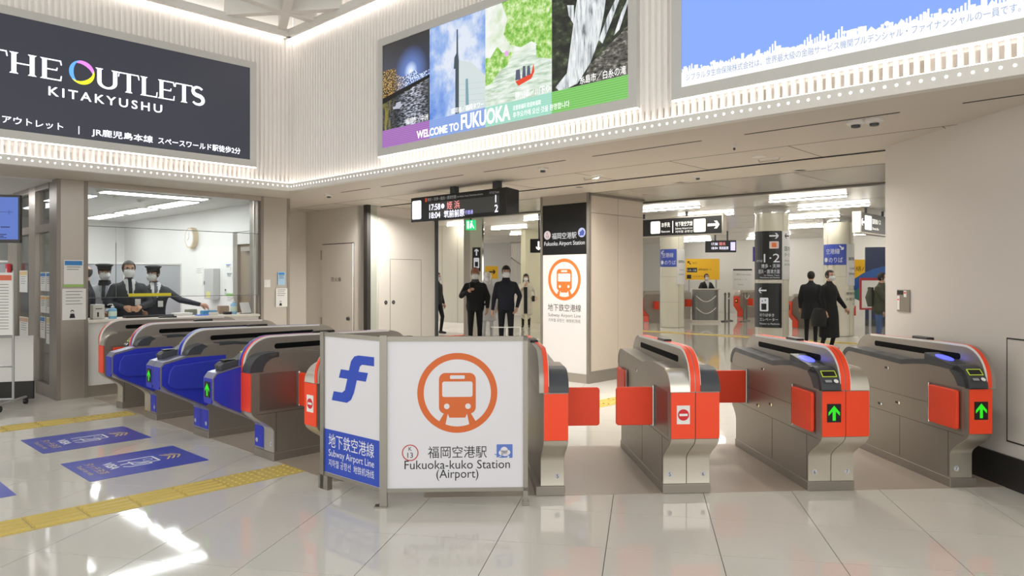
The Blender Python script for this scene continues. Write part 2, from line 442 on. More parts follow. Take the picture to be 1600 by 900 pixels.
def serif_letter(ch, x, w, z0, h):
    b = MB(); s = .044; th = .013; sv = .02     # stem, serif height, serif overhang
    def V(xc, a=z0, c=z0 + h, serif=(1, 1)):
        b.flat([(xc - s / 2, a), (xc + s / 2, a), (xc + s / 2, c), (xc - s / 2, c)], ty)
        if serif[0]: b.flat([(xc - s / 2 - sv, a), (xc + s / 2 + sv, a), (xc + s / 2, a + th * 1.4), (xc - s / 2, a + th * 1.4)], ty - .0004)
        if serif[1]: b.flat([(xc - s / 2 - sv, c), (xc + s / 2 + sv, c), (xc + s / 2, c - th * 1.4), (xc - s / 2, c - th * 1.4)], ty - .0004)
    def Hz(a, c, z, tip=0):
        b.flat([(a, z - th / 2), (c, z - th / 2), (c, z + th / 2), (a, z + th / 2)], ty - .0002)
        if tip: b.flat([(c - .012, z - th / 2), (c + .002, z - th / 2), (c + .008, z + tip), (c - .003, z + tip)], ty - .0003)
    m = z0 + h / 2
    if ch == 'T':
        V(x + w / 2, serif=(1, 0)); Hz(x, x + w, z0 + h - th / 2, -.05)
        b.flat([(x, z0 + h), (x + .012, z0 + h), (x + .004, z0 + h - .055), (x - .006, z0 + h - .055)], ty - .0003)
    if ch == 'H': V(x + s / 2 + sv); V(x + w - s / 2 - sv); Hz(x + s, x + w - s, m)
    if ch == 'E': V(x + s / 2 + sv); Hz(x + s, x + w, z0 + h - th / 2, -.045); Hz(x + s, x + w * .8, m, .028); Hz(x + s, x + w, z0 + th / 2, .05)
    if ch == 'L': V(x + s / 2 + sv); Hz(x + s, x + w, z0 + th / 2, .06)
    if ch == 'U':
        V(x + s / 2 + sv, z0 + .075, z0 + h, (0, 1)); V(x + w - s / 2 - sv, z0 + .075, z0 + h, (0, 1))
        c = (x + w / 2, z0 + .078); ro = (w - 2 * sv) / 2
        for i in range(12):
            a0, a1 = PI + PI * i / 12, PI + PI * (i + 1) / 12
            b.flat([(c[0] + ro * math.cos(a0), c[1] + .078 * math.sin(a0)), (c[0] + ro * math.cos(a1), c[1] + .078 * math.sin(a1)),
                    (c[0] + (ro - s) * math.cos(a1), c[1] + .055 * math.sin(a1)), (c[0] + (ro - s) * math.cos(a0), c[1] + .055 * math.sin(a0))], ty)
    if ch == 'S':
        pts = []
        for i in range(29):
            tt = i / 28
            if tt < .5: a = R(30 + tt * 2 * 240); pts.append((x + w / 2 + w * .38 * math.cos(a), z0 + h * .745 + h * .225 * math.sin(a)))
            else: a = R(90 - (tt - .5) * 2 * 240); pts.append((x + w / 2 + w * .42 * math.cos(a), z0 + h * .265 + h * .245 * math.sin(a)))
        for i in range(28):
            p, q = Vector(pts[i]), Vector(pts[i + 1]); n_ = Vector((-(q - p).y, (q - p).x)).normalized()
            wd_ = (.012 + .013 * math.sin(PI * i / 28) ** 2)
            b.flat([tuple(p - n_ * wd_), tuple(q - n_ * wd_), tuple(q + n_ * wd_), tuple(p + n_ * wd_)], ty)
    return b.build('letter_' + ch.lower(), LW, disp)
for ch, x, w in (('T', 1.66, .22), ('H', 1.90, .25), ('E', 2.18, .20), ('U', 2.72, .25), ('T', 2.965, .22), ('L', 3.20, .19), ('E', 3.40, .19), ('T', 3.605, .21), ('S', 3.80, .16)):
    serif_letter(ch, x, w, 3.660, .225)
for a0, colr, nm in ((60, '#e87cf5', 'magenta'), (180, '#5a9cff', 'blue'), (300, '#e8ea2c', 'yellow')):
    b = MB()
    for i in range(20):     # crescent arcs of the tri-colour ring
        aa = [R(a0 - 80 + 160 * k / 20) for k in (i, i + 1)]; q = []
        for a, kk in ((aa[0], i), (aa[1], i + 1)):
            thk = .042 * math.sin(PI * kk / 20) + .003
            q.append(((2.585 + .128 * math.cos(a), 3.797 + .133 * math.sin(a)), (2.585 + (.128 - thk) * math.cos(a), 3.797 + (.133 - thk) * math.sin(a))))
        b.flat([q[0][0], q[1][0], q[1][1], q[0][1]], ty - (.0002 if nm == 'blue' else .0004 if nm == 'yellow' else 0))
    b.build('logo_arc', EM('led_' + nm, colr, 1.6), disp)
text('KITAKYUSHU', 2.855, ty, 3.487, .138, LW, disp, width=1.19, spacing=1.35, bold=.012)
text('るアウトレット', 2.40, ty, 3.128, .088, LW, disp, align='R', width=.66, bold=.008)
text('|', 2.555, ty, 3.125, .10, LW, disp)
text('JR鹿児島本線', 2.684, ty, 3.118, .088, LW, disp, align='L', width=.66, bold=.008)
text('スペースワールド駅徒歩2分', 4.434, ty, 3.118, .088, LW, disp, align='R', width=1.03, bold=.008)

# poster of four views
FY = UF - .03 - .05
def pic_mat(name, build, strength=1.0):
    m = bpy.data.materials.new(name); m.use_nodes = True; nt = m.node_tree; N = nt.nodes; L = nt.links
    b = N['Principled BSDF']; b.inputs['Roughness'].default_value = .25; b.inputs['Base Color'].default_value = (.02, .02, .02, 1)
    tc = N.new('ShaderNodeTexCoord')
    out = build(N, L, tc.outputs['Object'])
    L.new(out, b.inputs['Emission Color']); b.inputs['Emission Strength'].default_value = strength * ES
    MATS[name] = m
    return m
def ramp(N, L, src, stops):
    r = N.new('ShaderNodeValToRGB'); e = r.color_ramp.elements
    while len(e) < len(stops): e.new(.5)
    for k, (p, c) in enumerate(stops): e[k].position = p; e[k].color = (*lin(c), 1)
    L.new(src, r.inputs[0]); return r.outputs[0]
def noise(N, L, vec, scale, sc=(1, 1, 1), detail=5, rough=.6, dist=0):
    mp = N.new('ShaderNodeMapping'); mp.inputs['Scale'].default_value = sc; L.new(vec, mp.inputs[0])
    n = N.new('ShaderNodeTexNoise'); n.inputs['Scale'].default_value = scale; n.inputs['Detail'].default_value = detail
    n.inputs['Roughness'].default_value = rough; n.inputs['Distortion'].default_value = dist
    L.new(mp.outputs[0], n.inputs['Vector']); return n.outputs['Fac']
def coord(N, L, vec, axis, lo, hi):
    s = N.new('ShaderNodeSeparateXYZ'); L.new(vec, s.inputs[0]); m = N.new('ShaderNodeMapRange'); m.inputs[1].default_value = lo; m.inputs[2].default_value = hi
    L.new(s.outputs[axis], m.inputs[0]); return m.outputs[0]
def mixc(N, L, f, a, b):
    m = N.new('ShaderNodeMix'); m.data_type = 'RGBA'
    for s, k in ((f, 0), (a, 6), (b, 7)):
        if isinstance(s, (int, float)): m.inputs[k].default_value = s
        elif isinstance(s, str): m.inputs[k].default_value = (*lin(s), 1)
        else: L.new(s, m.inputs[k])
    return m.outputs[2]
def mth(N, L, op, a, b):
    m = N.new('ShaderNodeMath'); m.operation = op
    for s, k in ((a, 0), (b, 1)):
        if isinstance(s, (int, float)): m.inputs[k].default_value = s
        else: L.new(s, m.inputs[k])
    return m.outputs[0]
Z0, Z1 = 3.03, 4.24
def dist(N, L, v, p):
    n = N.new('ShaderNodeVectorMath'); n.operation = 'DISTANCE'; m = N.new('ShaderNodeMapping'); m.inputs['Scale'].default_value = (1, 0, 1); L.new(v, m.inputs[0])
    L.new(m.outputs[0], n.inputs[0]); n.inputs[1].default_value = (p[0], 0, p[1]); return n.outputs['Value']
def axis(N, L, v, k):
    s_ = N.new('ShaderNodeSeparateXYZ'); L.new(v, s_.inputs[0]); return s_.outputs[k]
def night(N, L, v):
    x, z = axis(N, L, v, 0), axis(N, L, v, 2)
    sky_ = mixc(N, L, mth(N, L, 'MULTIPLY', coord(N, L, v, 2, 3.85, 4.2), 1), '#2a3650', '#2b2b2e')
    g = ramp(N, L, dist(N, L, v, (-6.50, 3.84)), [(0.0, '#ffffff'), (.045, '#c9dcff'), (.12, '#4f6fb8'), (.30, '#000000')])
    ad = N.new('ShaderNodeMix'); ad.data_type = 'RGBA'; ad.blend_type = 'SCREEN'; ad.inputs[0].default_value = 1; L.new(sky_, ad.inputs[6]); L.new(g, ad.inputs[7])
    rip = noise(N, L, v, 16, (1.0, 1, 4.0), 4, .55)
    near_ = mth(N, L, 'SUBTRACT', 1.0, mth(N, L, 'MULTIPLY', mth(N, L, 'ABSOLUTE', mth(N, L, 'ADD', x, 6.46), 0), 3.2))
    w1 = mth(N, L, 'MULTIPLY', ramp(N, L, rip, [(.45, '#000000'), (.62, '#ffffff')]), mth(N, L, 'MAXIMUM', near_, .1))
    wat = mixc(N, L, w1, '#161c22', '#e6ebff')
    gold = mth(N, L, 'MULTIPLY', coord(N, L, v, 0, -6.78, -7.0), ramp(N, L, noise(N, L, v, 14, (2.5, 1, .5)), [(.45, '#000000'), (.6, '#ffffff')]))
    wat = mixc(N, L, gold, wat, '#9a8c34')
    k = mth(N, L, 'LESS_THAN', z, mth(N, L, 'ADD', mth(N, L, 'MULTIPLY', x, .19), 4.92))
    return mixc(N, L, k, ad.outputs[2], wat)
def sky(N, L, v):
    return ramp(N, L, noise(N, L, v, 3.0, (1, 1, .9), 7, .6, .15), [(.33, '#5a8be4'), (.48, '#9dbcf2'), (.62, '#e6eefc')])
def river(N, L, v):
    z = coord(N, L, v, 2, Z0 + .2, Z1)
    w = ramp(N, L, noise(N, L, v, 6, (1, 1, 6)), [(.36, '#b4ccb0'), (.5, '#dcebdc'), (.62, '#f6fbf4')])
    g = ramp(N, L, noise(N, L, v, 6), [(.36, '#d5e8c4'), (.48, '#eef5e8'), (.6, '#fbfdfa')])
    k = ramp(N, L, z, [(.40, '#ffffff'), (.50, '#000000')])
    return mixc(N, L, k, g, w)
def falls(N, L, v):
    return ramp(N, L, noise(N, L, v, 10, (1, 1, 1.5), 8), [(.42, '#191c19'), (.58, '#39422f'), (.74, '#7d8a68')])
def streak(N, L, v):
    return ramp(N, L, noise(N, L, v, 11, (2.2, 1, .35), 6, .62, .4), [(.34, '#6a7072'), (.45, '#c9d0d3'), (.58, '#f4f7f8')])
def leafy(N, L, v):
    return ramp(N, L, noise(N, L, v, 20, (1, 1, 1), 7, .65), [(.33, '#5fa52e'), (.47, '#97cc5a'), (.58, '#c9e89a'), (.7, '#f3fae4')])
def lights(N, L, v):
    n = N.new('ShaderNodeTexVoronoi'); n.inputs['Scale'].default_value = 60; L.new(v, n.inputs['Vector'])
    a = ramp(N, L, n.outputs['Distance'], [(.12, '#fff2b8'), (.3, '#b98a2c'), (.55, '#20231c')])
    k = ramp(N, L, coord(N, L, v, 0, -6.8, -6.5), [(0, '#000000'), (1, '#ffffff')])
    return mixc(N, L, k, a, ramp(N, L, n.outputs['Distance'], [(.2, '#ffffff'), (.45, '#8fb0ee'), (.7, '#33466e')]))
PM = dict(night=pic_mat('picture_night', night, 1.0), sky=pic_mat('picture_sky', sky, .95), river=pic_mat('picture_river', river, .97), falls=pic_mat('picture_rock', falls, .9),
          streak=pic_mat('picture_water', streak, 1.0), leaf=pic_mat('picture_leaf', leafy, 1.0), lights=pic_mat('picture_lights', lights, 1.2))
t = thing('poster_lightbox', 'backlit poster of four views lettered WELCOME TO FUKUOKA', 'poster', (0, 0, 0), RP)
screen_frame(t, -7.023, -3.545, Z0, 4.24, FY, d=.05)
S1, S2, S3 = -6.169, -5.292, -4.404
yp = FY + .012
VV = {}
for nm, a, b_ in (('night', -7.023, S1), ('sky', S1, S2), ('river', S2, S3), ('falls', S3, -3.545)):
    VV[nm] = box('view_' + nm, a, b_, yp, yp + .01, Z0, 4.24, PM[nm], t)
VIEWS = {k: VV[v] for v, ks in dict(night='quay_lights quay_wall pleasure_boat', sky='tower_facade tower_shade tower_window facade_line', river='willow river_bank punt passenger blossom', falls='waterfall boulder').items() for k in ks.split()}
def pf(name, polys, mat, dy, t=None):
    t = VIEWS[name]
    for p in polys: MB().flat(p, yp - dy).build(name, mat, t)
# night view: lit quay, far bank and pleasure boat
pf('quay_lights', [[(-7.023, 3.60), (-6.78, 3.66), (-6.50, 3.70), (-6.17, 3.74), (-6.17, 3.80), (-6.35, 3.78), (-6.42, 3.84), (-6.62, 3.80), (-6.75, 3.84), (-6.78, 3.93), (-7.023, 3.94)]], PM['lights'], .001)
pf('quay_wall', [[(-7.023, 3.55), (-6.17, 3.71), (-6.17, 3.745), (-7.023, 3.615)]], EM('night_black', '#10130f', .6), .0015)
pf('pleasure_boat', [[(-6.82, 3.46), (-6.70, 3.45), (-6.62, 3.50), (-6.83, 3.485)], [(-6.78, 3.487), (-6.67, 3.495), (-6.68, 3.53), (-6.76, 3.525)]], EM('boat_white', '#c9cbdc', .8), .003)
# tower view: antenna, shaded edge, pale facade with a slot window
pf('tower_facade', [[(-5.70, 3.24), (-5.292, 3.24), (-5.292, 3.56), (-5.50, 3.74), (-5.70, 3.80)]], EM('tower_pale', '#d3dfdf', .95), .001)
pf('tower_shade', [[(-5.745, 3.22), (-5.69, 3.22), (-5.69, 3.80), (-5.70, 3.86), (-5.705, 4.13), (-5.725, 4.13), (-5.728, 3.88), (-5.76, 3.84), (-5.77, 3.72), (-5.745, 3.72)]], EM('tower_dark', '#4a5a63', .8), .002)
pf('tower_window', [[(-5.585, 3.30), (-5.535, 3.30), (-5.55, 3.58), (-5.585, 3.58)]], EM('tower_glass', '#7fa6b4', .9), .002)
pf('facade_line', [[(-5.69 + .0, 3.30 + .06 * k), (-5.30, 3.26 + .06 * k), (-5.30, 3.264 + .06 * k), (-5.69, 3.304 + .06 * k)] for k in range(5)], EM('tower_line', '#b9c7cc', 1.0), .0015)
# river view: willow, banks, red punt with passengers
pf('willow', [[(-5.06, 4.24), (-4.98, 4.06), (-5.03, 3.92), (-4.95, 3.80), (-4.80, 3.74), (-4.66, 3.77), (-4.55, 3.70), (-4.404, 3.72), (-4.404, 4.24)]], PM['leaf'], .001)
pf('river_bank', [[(-5.292, 3.45), (-5.20, 3.46), (-5.10, 3.56), (-4.98, 3.60), (-4.9, 3.72), (-5.05, 3.74), (-5.12, 3.82), (-5.22, 3.72), (-5.292, 3.74)], [(-4.60, 3.60), (-4.404, 3.55), (-4.404, 3.72), (-4.60, 3.72)]], PM['leaf'], .0012)
pf('punt', [[(-4.87, 3.42), (-4.83, 3.37), (-4.66, 3.41), (-4.62, 3.47), (-4.63, 3.55), (-4.66, 3.46)]], EM('punt_red', '#d8462a', 1.1), .003)
pf('passenger', [[(-4.87, 3.43), (-4.80, 3.43), (-4.81, 3.53), (-4.86, 3.53)], [(-4.78, 3.44), (-4.73, 3.44), (-4.74, 3.55), (-4.77, 3.55)], [(-4.72, 3.45), (-4.67, 3.45), (-4.68, 3.54), (-4.71, 3.54)]], EM('passenger_dark', '#5a5f78', .9), .0032)
pf('blossom', [[(-4.99 + .03 * math.cos(2 * PI * i / 10), 3.72 + .03 * math.sin(2 * PI * i / 10)) for i in range(10)]], EM('blossom_pink', '#d9a6dc', 1.1), .0022)
# waterfall view
pf('waterfall', [[(-4.05, 4.24), (-4.12, 3.95), (-4.18, 3.62), (-4.22, 3.38), (-4.36, 3.27), (-4.30, 3.22), (-4.10, 3.26), (-3.95, 3.42), (-3.86, 3.60), (-3.80, 3.84), (-3.74, 4.24)],
   [(-3.86, 3.60), (-3.76, 3.80), (-3.62, 4.0), (-3.60, 3.98), (-3.72, 3.74), (-3.82, 3.56)], [(-3.70, 3.60), (-3.62, 3.78), (-3.545, 3.90), (-3.545, 3.86), (-3.64, 3.64)], [(-4.22, 4.0), (-4.14, 3.98), (-4.14, 3.80), (-4.20, 3.9)]], PM['streak'], .001)
pf('boulder', [[(-4.06, 3.24), (-3.96, 3.40), (-3.80, 3.50), (-3.60, 3.62), (-3.545, 3.66), (-3.545, 3.24)]], pic_mat('picture_boulder', lambda N, L, v: ramp(N, L, noise(N, L, v, 12, (1.5, 1, 3), 8), [(.36, '#242422'), (.55, '#77756c'), (.7, '#d5d2c6')]), .8), .002)
# colour band
for nm, a, b_, c in (('violet', -7.023, S1, '#a558bd'), ('blue', S1, S2, '#7fa4ee'), ('mint', S2, S3, '#9fe5cd'), ('green', S3, -3.545, '#6ccb45')):
    def stripe_mat(N, L, v, c=c):
        s = N.new('ShaderNodeSeparateXYZ'); L.new(v, s.inputs[0])
        w = mth(N, L, 'SINE', mth(N, L, 'MULTIPLY', s.outputs[2], 300), 0)
        return mixc(N, L, mth(N, L, 'MULTIPLY_ADD', w, .06) if False else mth(N, L, 'MULTIPLY', mth(N, L, 'ADD', w, 1), .09), c, '#ffffff')
    box('band_' + nm, a, b_, yp - .003, yp, Z0, 3.235, pic_mat('band_' + nm, stripe_mat, .92), t)
PW_ = EM('print_white', '#ffffff', 1.3)
yt = yp - .005
text('WELCOME TO', -5.688, yt, 3.062, .115, PW_, t, align='R', width=.70, bold=.03)
text('FUKUOKA', -5.655, yt, 3.062, .215, PW_, t, align='L', width=.72, bold=.03)
text('这里是福冈 歡迎來福岡', -4.90, yt, 3.145, .05, PW_, t, align='L', width=.36)
text('후쿠오카에 오신 것을 환영합니다', -4.90, yt, 3.07, .062, PW_, t, align='L', width=.71)
text('福岡市／中洲', -6.19, yt, 3.25, .075, PW_, t, align='R', width=.40)
text('福岡市／福岡タワー', -5.31, yt, 3.25, .065, PW_, t, align='R', width=.50)
text('柳川市／川下り', -4.43, yt, 3.25, .075, PW_, t, align='R', width=.44)
text('糸島市／白糸の滝', -3.57, yt, 3.25, .082, PW_, t, align='R', width=.50)

# blue lightbox with white skyline
t = thing('skyline_lightbox', 'bright blue lightbox with a white skyline above Japanese lettering', 'poster', (0, 0, 0), RP)
screen_frame(t, -3.034, 0.45, Z0, 4.24, FY, d=.05)
box('blue_ground', -3.034, .45, yp, yp + .01, Z0, 4.24, EM('sky_blue_light', '#86a9f8', .98), t)
SKW = EM('skyline_white', '#ffffff', 1.0)
box('white_ground', -3.034, .45, yp - .002, yp, Z0, 3.15, SKW, t)
rs = random.Random(4)
b = MB(); x = -3.03
while x < .42:
    k = rs.random(); w = rs.uniform(.015, .045); h = rs.uniform(.015, .05); z = 3.148; y = yp - .0022
    if k < .35: b.flat([(x, z), (x + w, z), (x + w, z + h), (x, z + h)], y)
    elif k < .5: b.flat([(x, z), (x + w * 1.6, z), (x + w * .8, z + h * .8)], y)
    elif k < .65:
        b.flat([(x + w / 2 - .004, z), (x + w / 2 + .004, z), (x + w / 2 + .004, z + h * .6), (x + w / 2 - .004, z + h * .6)], y); b.disc((x + w / 2, z + h * .75), w * .4, y, 8)
    elif k < .8:
        for q in range(3): b.flat([(x + q * .02, z), (x + q * .02 + .012, z), (x + q * .02 + .012, z + h * (1 + q * .35)), (x + q * .02, z + h * (1 + q * .35))], y)
    else: b.disc((x + w / 2, z + .002), w * .55, y, 10, sz=.7)
    x += w * rs.uniform(.7, 1.1)
o = b.build('skyline_print', SKW, t); tag(o, kind='stuff')
text('ジブラルタ生命保険株式会社は、世界最大級の金融サービス機関プルデンシャル・ファイナンシャルの一員です。', -2.993, yp - .0035, 3.078, .06, EM('pale_blue_ink', '#9fb9e6', .75), t, align='L', width=2.22)
# ------------------------------------------------------------------ low ceiling between hall and concourse
BEIGE = M('ceiling_beige', '#cfc6bb', 0.55, var=0.02)
GLOSSP = M('gloss_ceiling_panel', '#c4beb5', 0.16, var=0.04, scale=1.0, spec=0.6)
CONC = M('concourse_ceiling', '#e2ded7', 0.25, var=0.02, scale=1.0)
WALLB = M('wall_beige', '#dad3ca', 0.5, var=0.02, scale=2)
WALLC = M('wall_cream', '#d4cfc0', 0.42, var=0.03, scale=2)
WALLW = M('wall_white', '#e9e8e5', 0.5, var=0.02, scale=2)
c1 = MB(); c1.box(-6, UF, VL, 10.30, CZ, CZ + .2).box(UF, 7.42, -5, 13, CZ, CZ + .2).box(7.42, 8.27, -5, 13, CZ - .004, CZ + .2)
ceil_l = c1.build('ceiling', BEIGE, rz=RH); tag(ceil_l, kind='structure')
box('ceiling_joint', 7.405, 7.42, -5, 13, CZ - .012, CZ + .001, SEAM, ceil_l)
box('ceiling_joint', 6.58, 6.586, -5, 13, CZ - .0015, CZ + .001, SEAM, ceil_l)
for k in range(11):
    box('ceiling_joint', 6.586, 7.405, -1.0 + k * 1.25, -.994 + k * 1.25, CZ - .0015, CZ + .001, SEAM, ceil_l)
for (a, b_) in ((8.15, 8.85), (6.3, 7.9), (4.75, 5.95), (3.2, 4.4), (1.6, 2.8), (0, 1.2)):
    box('air_slot', 5.79, 5.815, a, b_, CZ - .002, CZ + .001, SEAM, ceil_l)
for k in range(15):
    box('ceiling_panel', 8.275, 9.86, -5 + k * 1.2 + .004, -5 + (k + 1) * 1.2 - .004, CZ - .003, CZ + .05, GLOSSP, ceil_l)
box('beam_edge', 9.86, 9.99, -8, 22, CZ - .02, 3.09, M('beam_dark', '#57524c', .35, .6, var=.05), ceil_l)
box('beam_edge', 8.262, 8.275, -5, 13, CZ - .006, CZ + .01, SEAM, ceil_l)
CC = 3.08
c2 = MB().box(9.9, 34, -16, 26, CC, CC + .2).build('ceiling', CONC, rz=RH); tag(c2, kind='structure')
for k in range(9):
    box('ceiling_joint', 11.2 + k * 2.1, 11.212 + k * 2.1, -16, 26, CC - .002, CC + .001, M('joint_grey', '#8f8a82', .6, var=.05), c2)
# fittings in the low ceiling
def ceil_xy(x, y): return (x, y)
def downlight(X, Y, label, e=1.0):
    t = thing('downlight', label, 'lamp', (X, Y, CZ), 0, 'recessed downlights')
    MB().lathe([(.055, -.004), (.07, -.006), (.075, .0), (.055, .002)], n=20).build('rim', TRIMW, t, True)
    MB().cyl((0, 0, -.003), .052, .002, n=20).build('lens', EM('downlight_lens', '#fff3df', 16), t)
    l = bpy.data.lights.new('downlight_lamp', 'AREA'); l.shape = 'DISK'; l.size = .10; l.energy = DOWN * e; l.color = (1, .96, .90); l.spread = R(150)
    lo = bpy.data.objects.new('downlight_lamp', l); COL.objects.link(lo); lo.parent = t; lo.location = (0, 0, -.012)
DOWN = 20
downlight(3.24, 8.17, 'recessed round downlight above the numbered gates')
downlight(2.13, 9.2, 'recessed round downlight between two others near the pillar')
downlight(0.9, 10.05 - .35, 'recessed round downlight beside the black train board')
for k_, (u_, v_, lab) in enumerate(((6.95, 9.6, 'added fill lamp before the fire door'), (6.95, 7.2, 'added fill lamp behind the departure sign'), (6.95, 3.2, 'added fill lamp over the gate with the numbers 5 and 6'), (6.3, .9, 'added fill lamp close to the wide beige wall'), (6.95, 5.2, 'added fill lamp between the departure sign and the gates'))):  # added lamps that brighten the low zone, the ceiling has none here
    downlight(*HW(u_, v_)[:2], lab, 2.4 if k_ == 0 else 1)
def detector(X, Y, label, r=.06, n=1):
    t = thing('smoke_detector', label, 'detector', (X, Y, CZ), 0, 'ceiling detectors')
    for k in range(n):
        dx = .11 * k
        MB().lathe([(r, 0), (r, -.018), (r * .75, -.03), (r * .7, -.03)], (dx, -dx * .6, 0), 18).build('base', TRIMW, t, True)
        MB().lathe([(r * .5, -.03), (r * .45, -.048), (r * .2, -.052)], (dx, -dx * .6, 0), 14).build('head', CHAR, t, True)
detector(2.66, 5.62, 'pair of round detectors on the ceiling near the wide beige wall', .07, 2)
detector(0.34, 8.0, 'small dome camera on the ceiling above the departure sign', .06)
detector(-2.66, 10.55, 'small dome camera on the ceiling near the corner of the hall', .06)
detector(2.2, 8.6, 'round smoke detector beside the downlights on the ceiling', .05)
detector(2.02, 6.6, 'tiny sprinkler head alone on the ceiling past the blue lightbox', .022)
for (X, Y, lab) in ((2.6, 7.35, 'flush emergency light bracket on the ceiling before the gloss panels'), (0.95, 8.7, 'flush emergency light bracket on the ceiling over the station pillar')):
    t = thing('ceiling_bracket', lab, 'bracket', (X, Y, CZ), RP, 'ceiling brackets')
    MB().tube([(-.11, 0, -.004), (-.10, 0, -.03), (.10, 0, -.03), (.11, 0, -.004)], .006, 8).build('handle', STEEL, t, True)
    box('plate', -.13, .13, -.02, .02, -.004, 0, TRIMW, t)

# ------------------------------------------------------------------ passage walls and doors
def structure(name, b, mat, rz=RH, parent=None):
    o = b.build(name, mat, parent, rz=rz if parent is None else None)
    if parent is None: tag(o, kind='structure')
    return o
w = structure('wall_fire_door', MB().box(7.1, 7.3, 10.08, 12.2, 0, CZ).box(5.72, 7.1, 11.97, 12.2, 0, CZ), WALLB)
box('baseboard', 7.085, 7.1, 10.2, 11.97, 0, .12, STEEL, w)
d = thing('door_1', None, None, PW(-11.41, 7.1), RP); tag(d, kind='structure')
box('door_leaf', .008, .962, -.018, .0, .02, 2.085, M('door_beige', '#ddd6cd', .5, var=.02), d)
for (a, b_, c, e) in ((-.006, .008, .0, 2.1), (.962, .976, 0, 2.1)): box('door_gap', a, b_, -.004, 0, c, e, SEAM, d)
box('door_gap', -.006, .976, -.004, 0, 2.085, 2.1, SEAM, d)
for z in (.62, 1.82): box('hinge', -.035, .0, -.03, -.0, z, z + .17, STEEL, d)
MB().cyl((.84, -.05, .80), .03, .035, 'y').build('knob', CHAR, d, True)
MB().cyl((.84, -.02, .80), .045, .005, 'y').build('knob_plate', STEEL, d)
text('防火扉', .46, -.0195, 1.44, .085, INK, d, width=.30)
w = structure('wall_passage', MB().box(7.1, 8.6, 10.1, 10.32, 0, CZ), WALLB)
box('jamb', 7.06, 7.13, 10.0, 10.1, 0, CZ, SEAM, w)
box('jamb', 7.13, 7.30, 10.06, 10.1, 0, CZ, M('jamb_pale', '#bfc4b9', .3, .3, var=.03), w)
box('jamb', 8.58, 8.64, 10.04, 10.34, 0, CZ, CHAR, w)
d = thing('door_2', None, None, HW(7.34, 10.1), RH); tag(d, kind='structure')
box('door_leaf', 0, 1.24, -.03, 0, .02, 2.52, M('door_grey', '#cbc6be', .5, var=.02), d)
for (a, b_, c, e) in ((.24, .246, .02, 1.82), (.92, .926, .02, 1.82), (.24, .926, 1.815, 1.821)): box('wicket_gap', a, b_, -.031, -.029, c, e, SEAM, d)
for x in (.15, .31):
    MB().ring((x, 1.08), .012, .034, -.034, 20).build('ring_pull', CHAR, d); MB().disc((x, 1.08), .03, -.032, 18).build('pull_cup', STEEL, d)

# ------------------------------------------------------------------ station pillar with the train emblem
TRO = M('train_orange', '#e0742e', .5, var=.02)
def emblem(t, cx, cz, r, y, mat, ground):
    b = MB(); b.ring((cx, cz), r * .84, r, y, 64); b.build('logo_ring', mat, t)
    k = r * .55
    b = MB(); b.flat(rrect(cx - .46 * r, cx + .46 * r, cz - .52 * r, cz + .50 * r, .16 * r), y); b.build('logo_train', mat, t)
    b = MB()
    b.flat(rrect(cx - .38 * r, cx + .38 * r, cz - .10 * r, cz + .285 * r, .05 * r, 3), y - .0008)
    b.flat(rrect(cx - .185 * r, cx + .185 * r, cz + .35 * r, cz + .44 * r, .02 * r, 2), y - .0008)
    for s in (-1, 1): b.disc((cx + s * .265 * r, cz - .335 * r), .07 * r, y - .0008, 16)
    b.build('logo_window', ground, t)
    b = MB()
    for s in (-1, 1): b.flat([(cx + s * .24 * r, cz - .52 * r), (cx + s * .33 * r, cz - .50 * r), (cx + s * .46 * r, cz - .72 * r), (cx + s * .30 * r, cz - .80 * r)], y)
    b.flat([(cx - .24 * r, cz - .52 * r), (cx + .24 * r, cz - .52 * r), (cx + .20 * r, cz - .62 * r), (cx - .20 * r, cz - .62 * r)], y)
    b.build('logo_rail', mat, t)
pil = thing('station_pillar', 'square station pillar with black header and orange train emblem panel', 'pillar', PW(-7.18, 8.19), RP)
PWID, PDEP = .91, 1.41
PBEI = M('pillar_beige', '#c2b6a8', .5, var=.02, scale=2)
box('core', .03, PWID - .03, .03, PDEP - .03, 0, CZ - .005, PBEI, pil)
for k in range(2):
    for (z0, z1) in ((.17, 2.42), (2.428, CZ - .04)):
        box('side_panel', PWID - .03, PWID - .008, .045 + k * .667, .045 + (k + 1) * .667 - .006, z0, z1, PBEI, pil)
PLW = M('sign_white', '#dcd8d6', .3, var=.01, emit=0.08)
wp = box('white_panel', .045, PWID - .045, -.0, .04, .13, 1.835, PLW, pil)
bpn = box('black_panel', .045, PWID - .045, -.002, .04, 1.842, 2.57, BLACK, pil)
for x in (0, PWID - .042): box('edge_post', x, x + .042, -.008, .045, 0, CZ - .004, DSTEEL, pil)
box('top_cap', 0, PWID, -.004, .04, 2.572, CZ - .004, STEEL, pil); box('top_cap', PWID - .04, PWID, 0.04, PDEP, CZ - .04, CZ - .004, DSTEEL, pil)
box('kick_plate', .042, PWID - .042, -.006, .03, 0, .13, STEEL, pil); box('kick_plate', PWID - .03, PWID - .002, .045, PDEP, 0, .17, DSTEEL, pil)
emblem(wp, PWID / 2, 1.475, .305, -.0015, TRO, PLW)
text('地下鉄空港線', PWID / 2, -.0015, 1.02, .115, INK, wp, width=.62)
text('Subway Airport Line', PWID / 2, -.0015, .93, .068, INKG, wp, width=.61)
text('지하철 공항선  地铁机场线', PWID / 2, -.0015, .855, .055, INKG, wp, width=.60)
PT = EM('pillar_text_white', '#f4f4f4', .8)
text('福岡空港駅', PWID / 2, -.0035, 2.075, .10, PT, bpn, width=.46)
text('Fukuoka Airport Station', PWID / 2, -.0035, 1.975, .085, PT, bpn, width=.76, bold=.006)
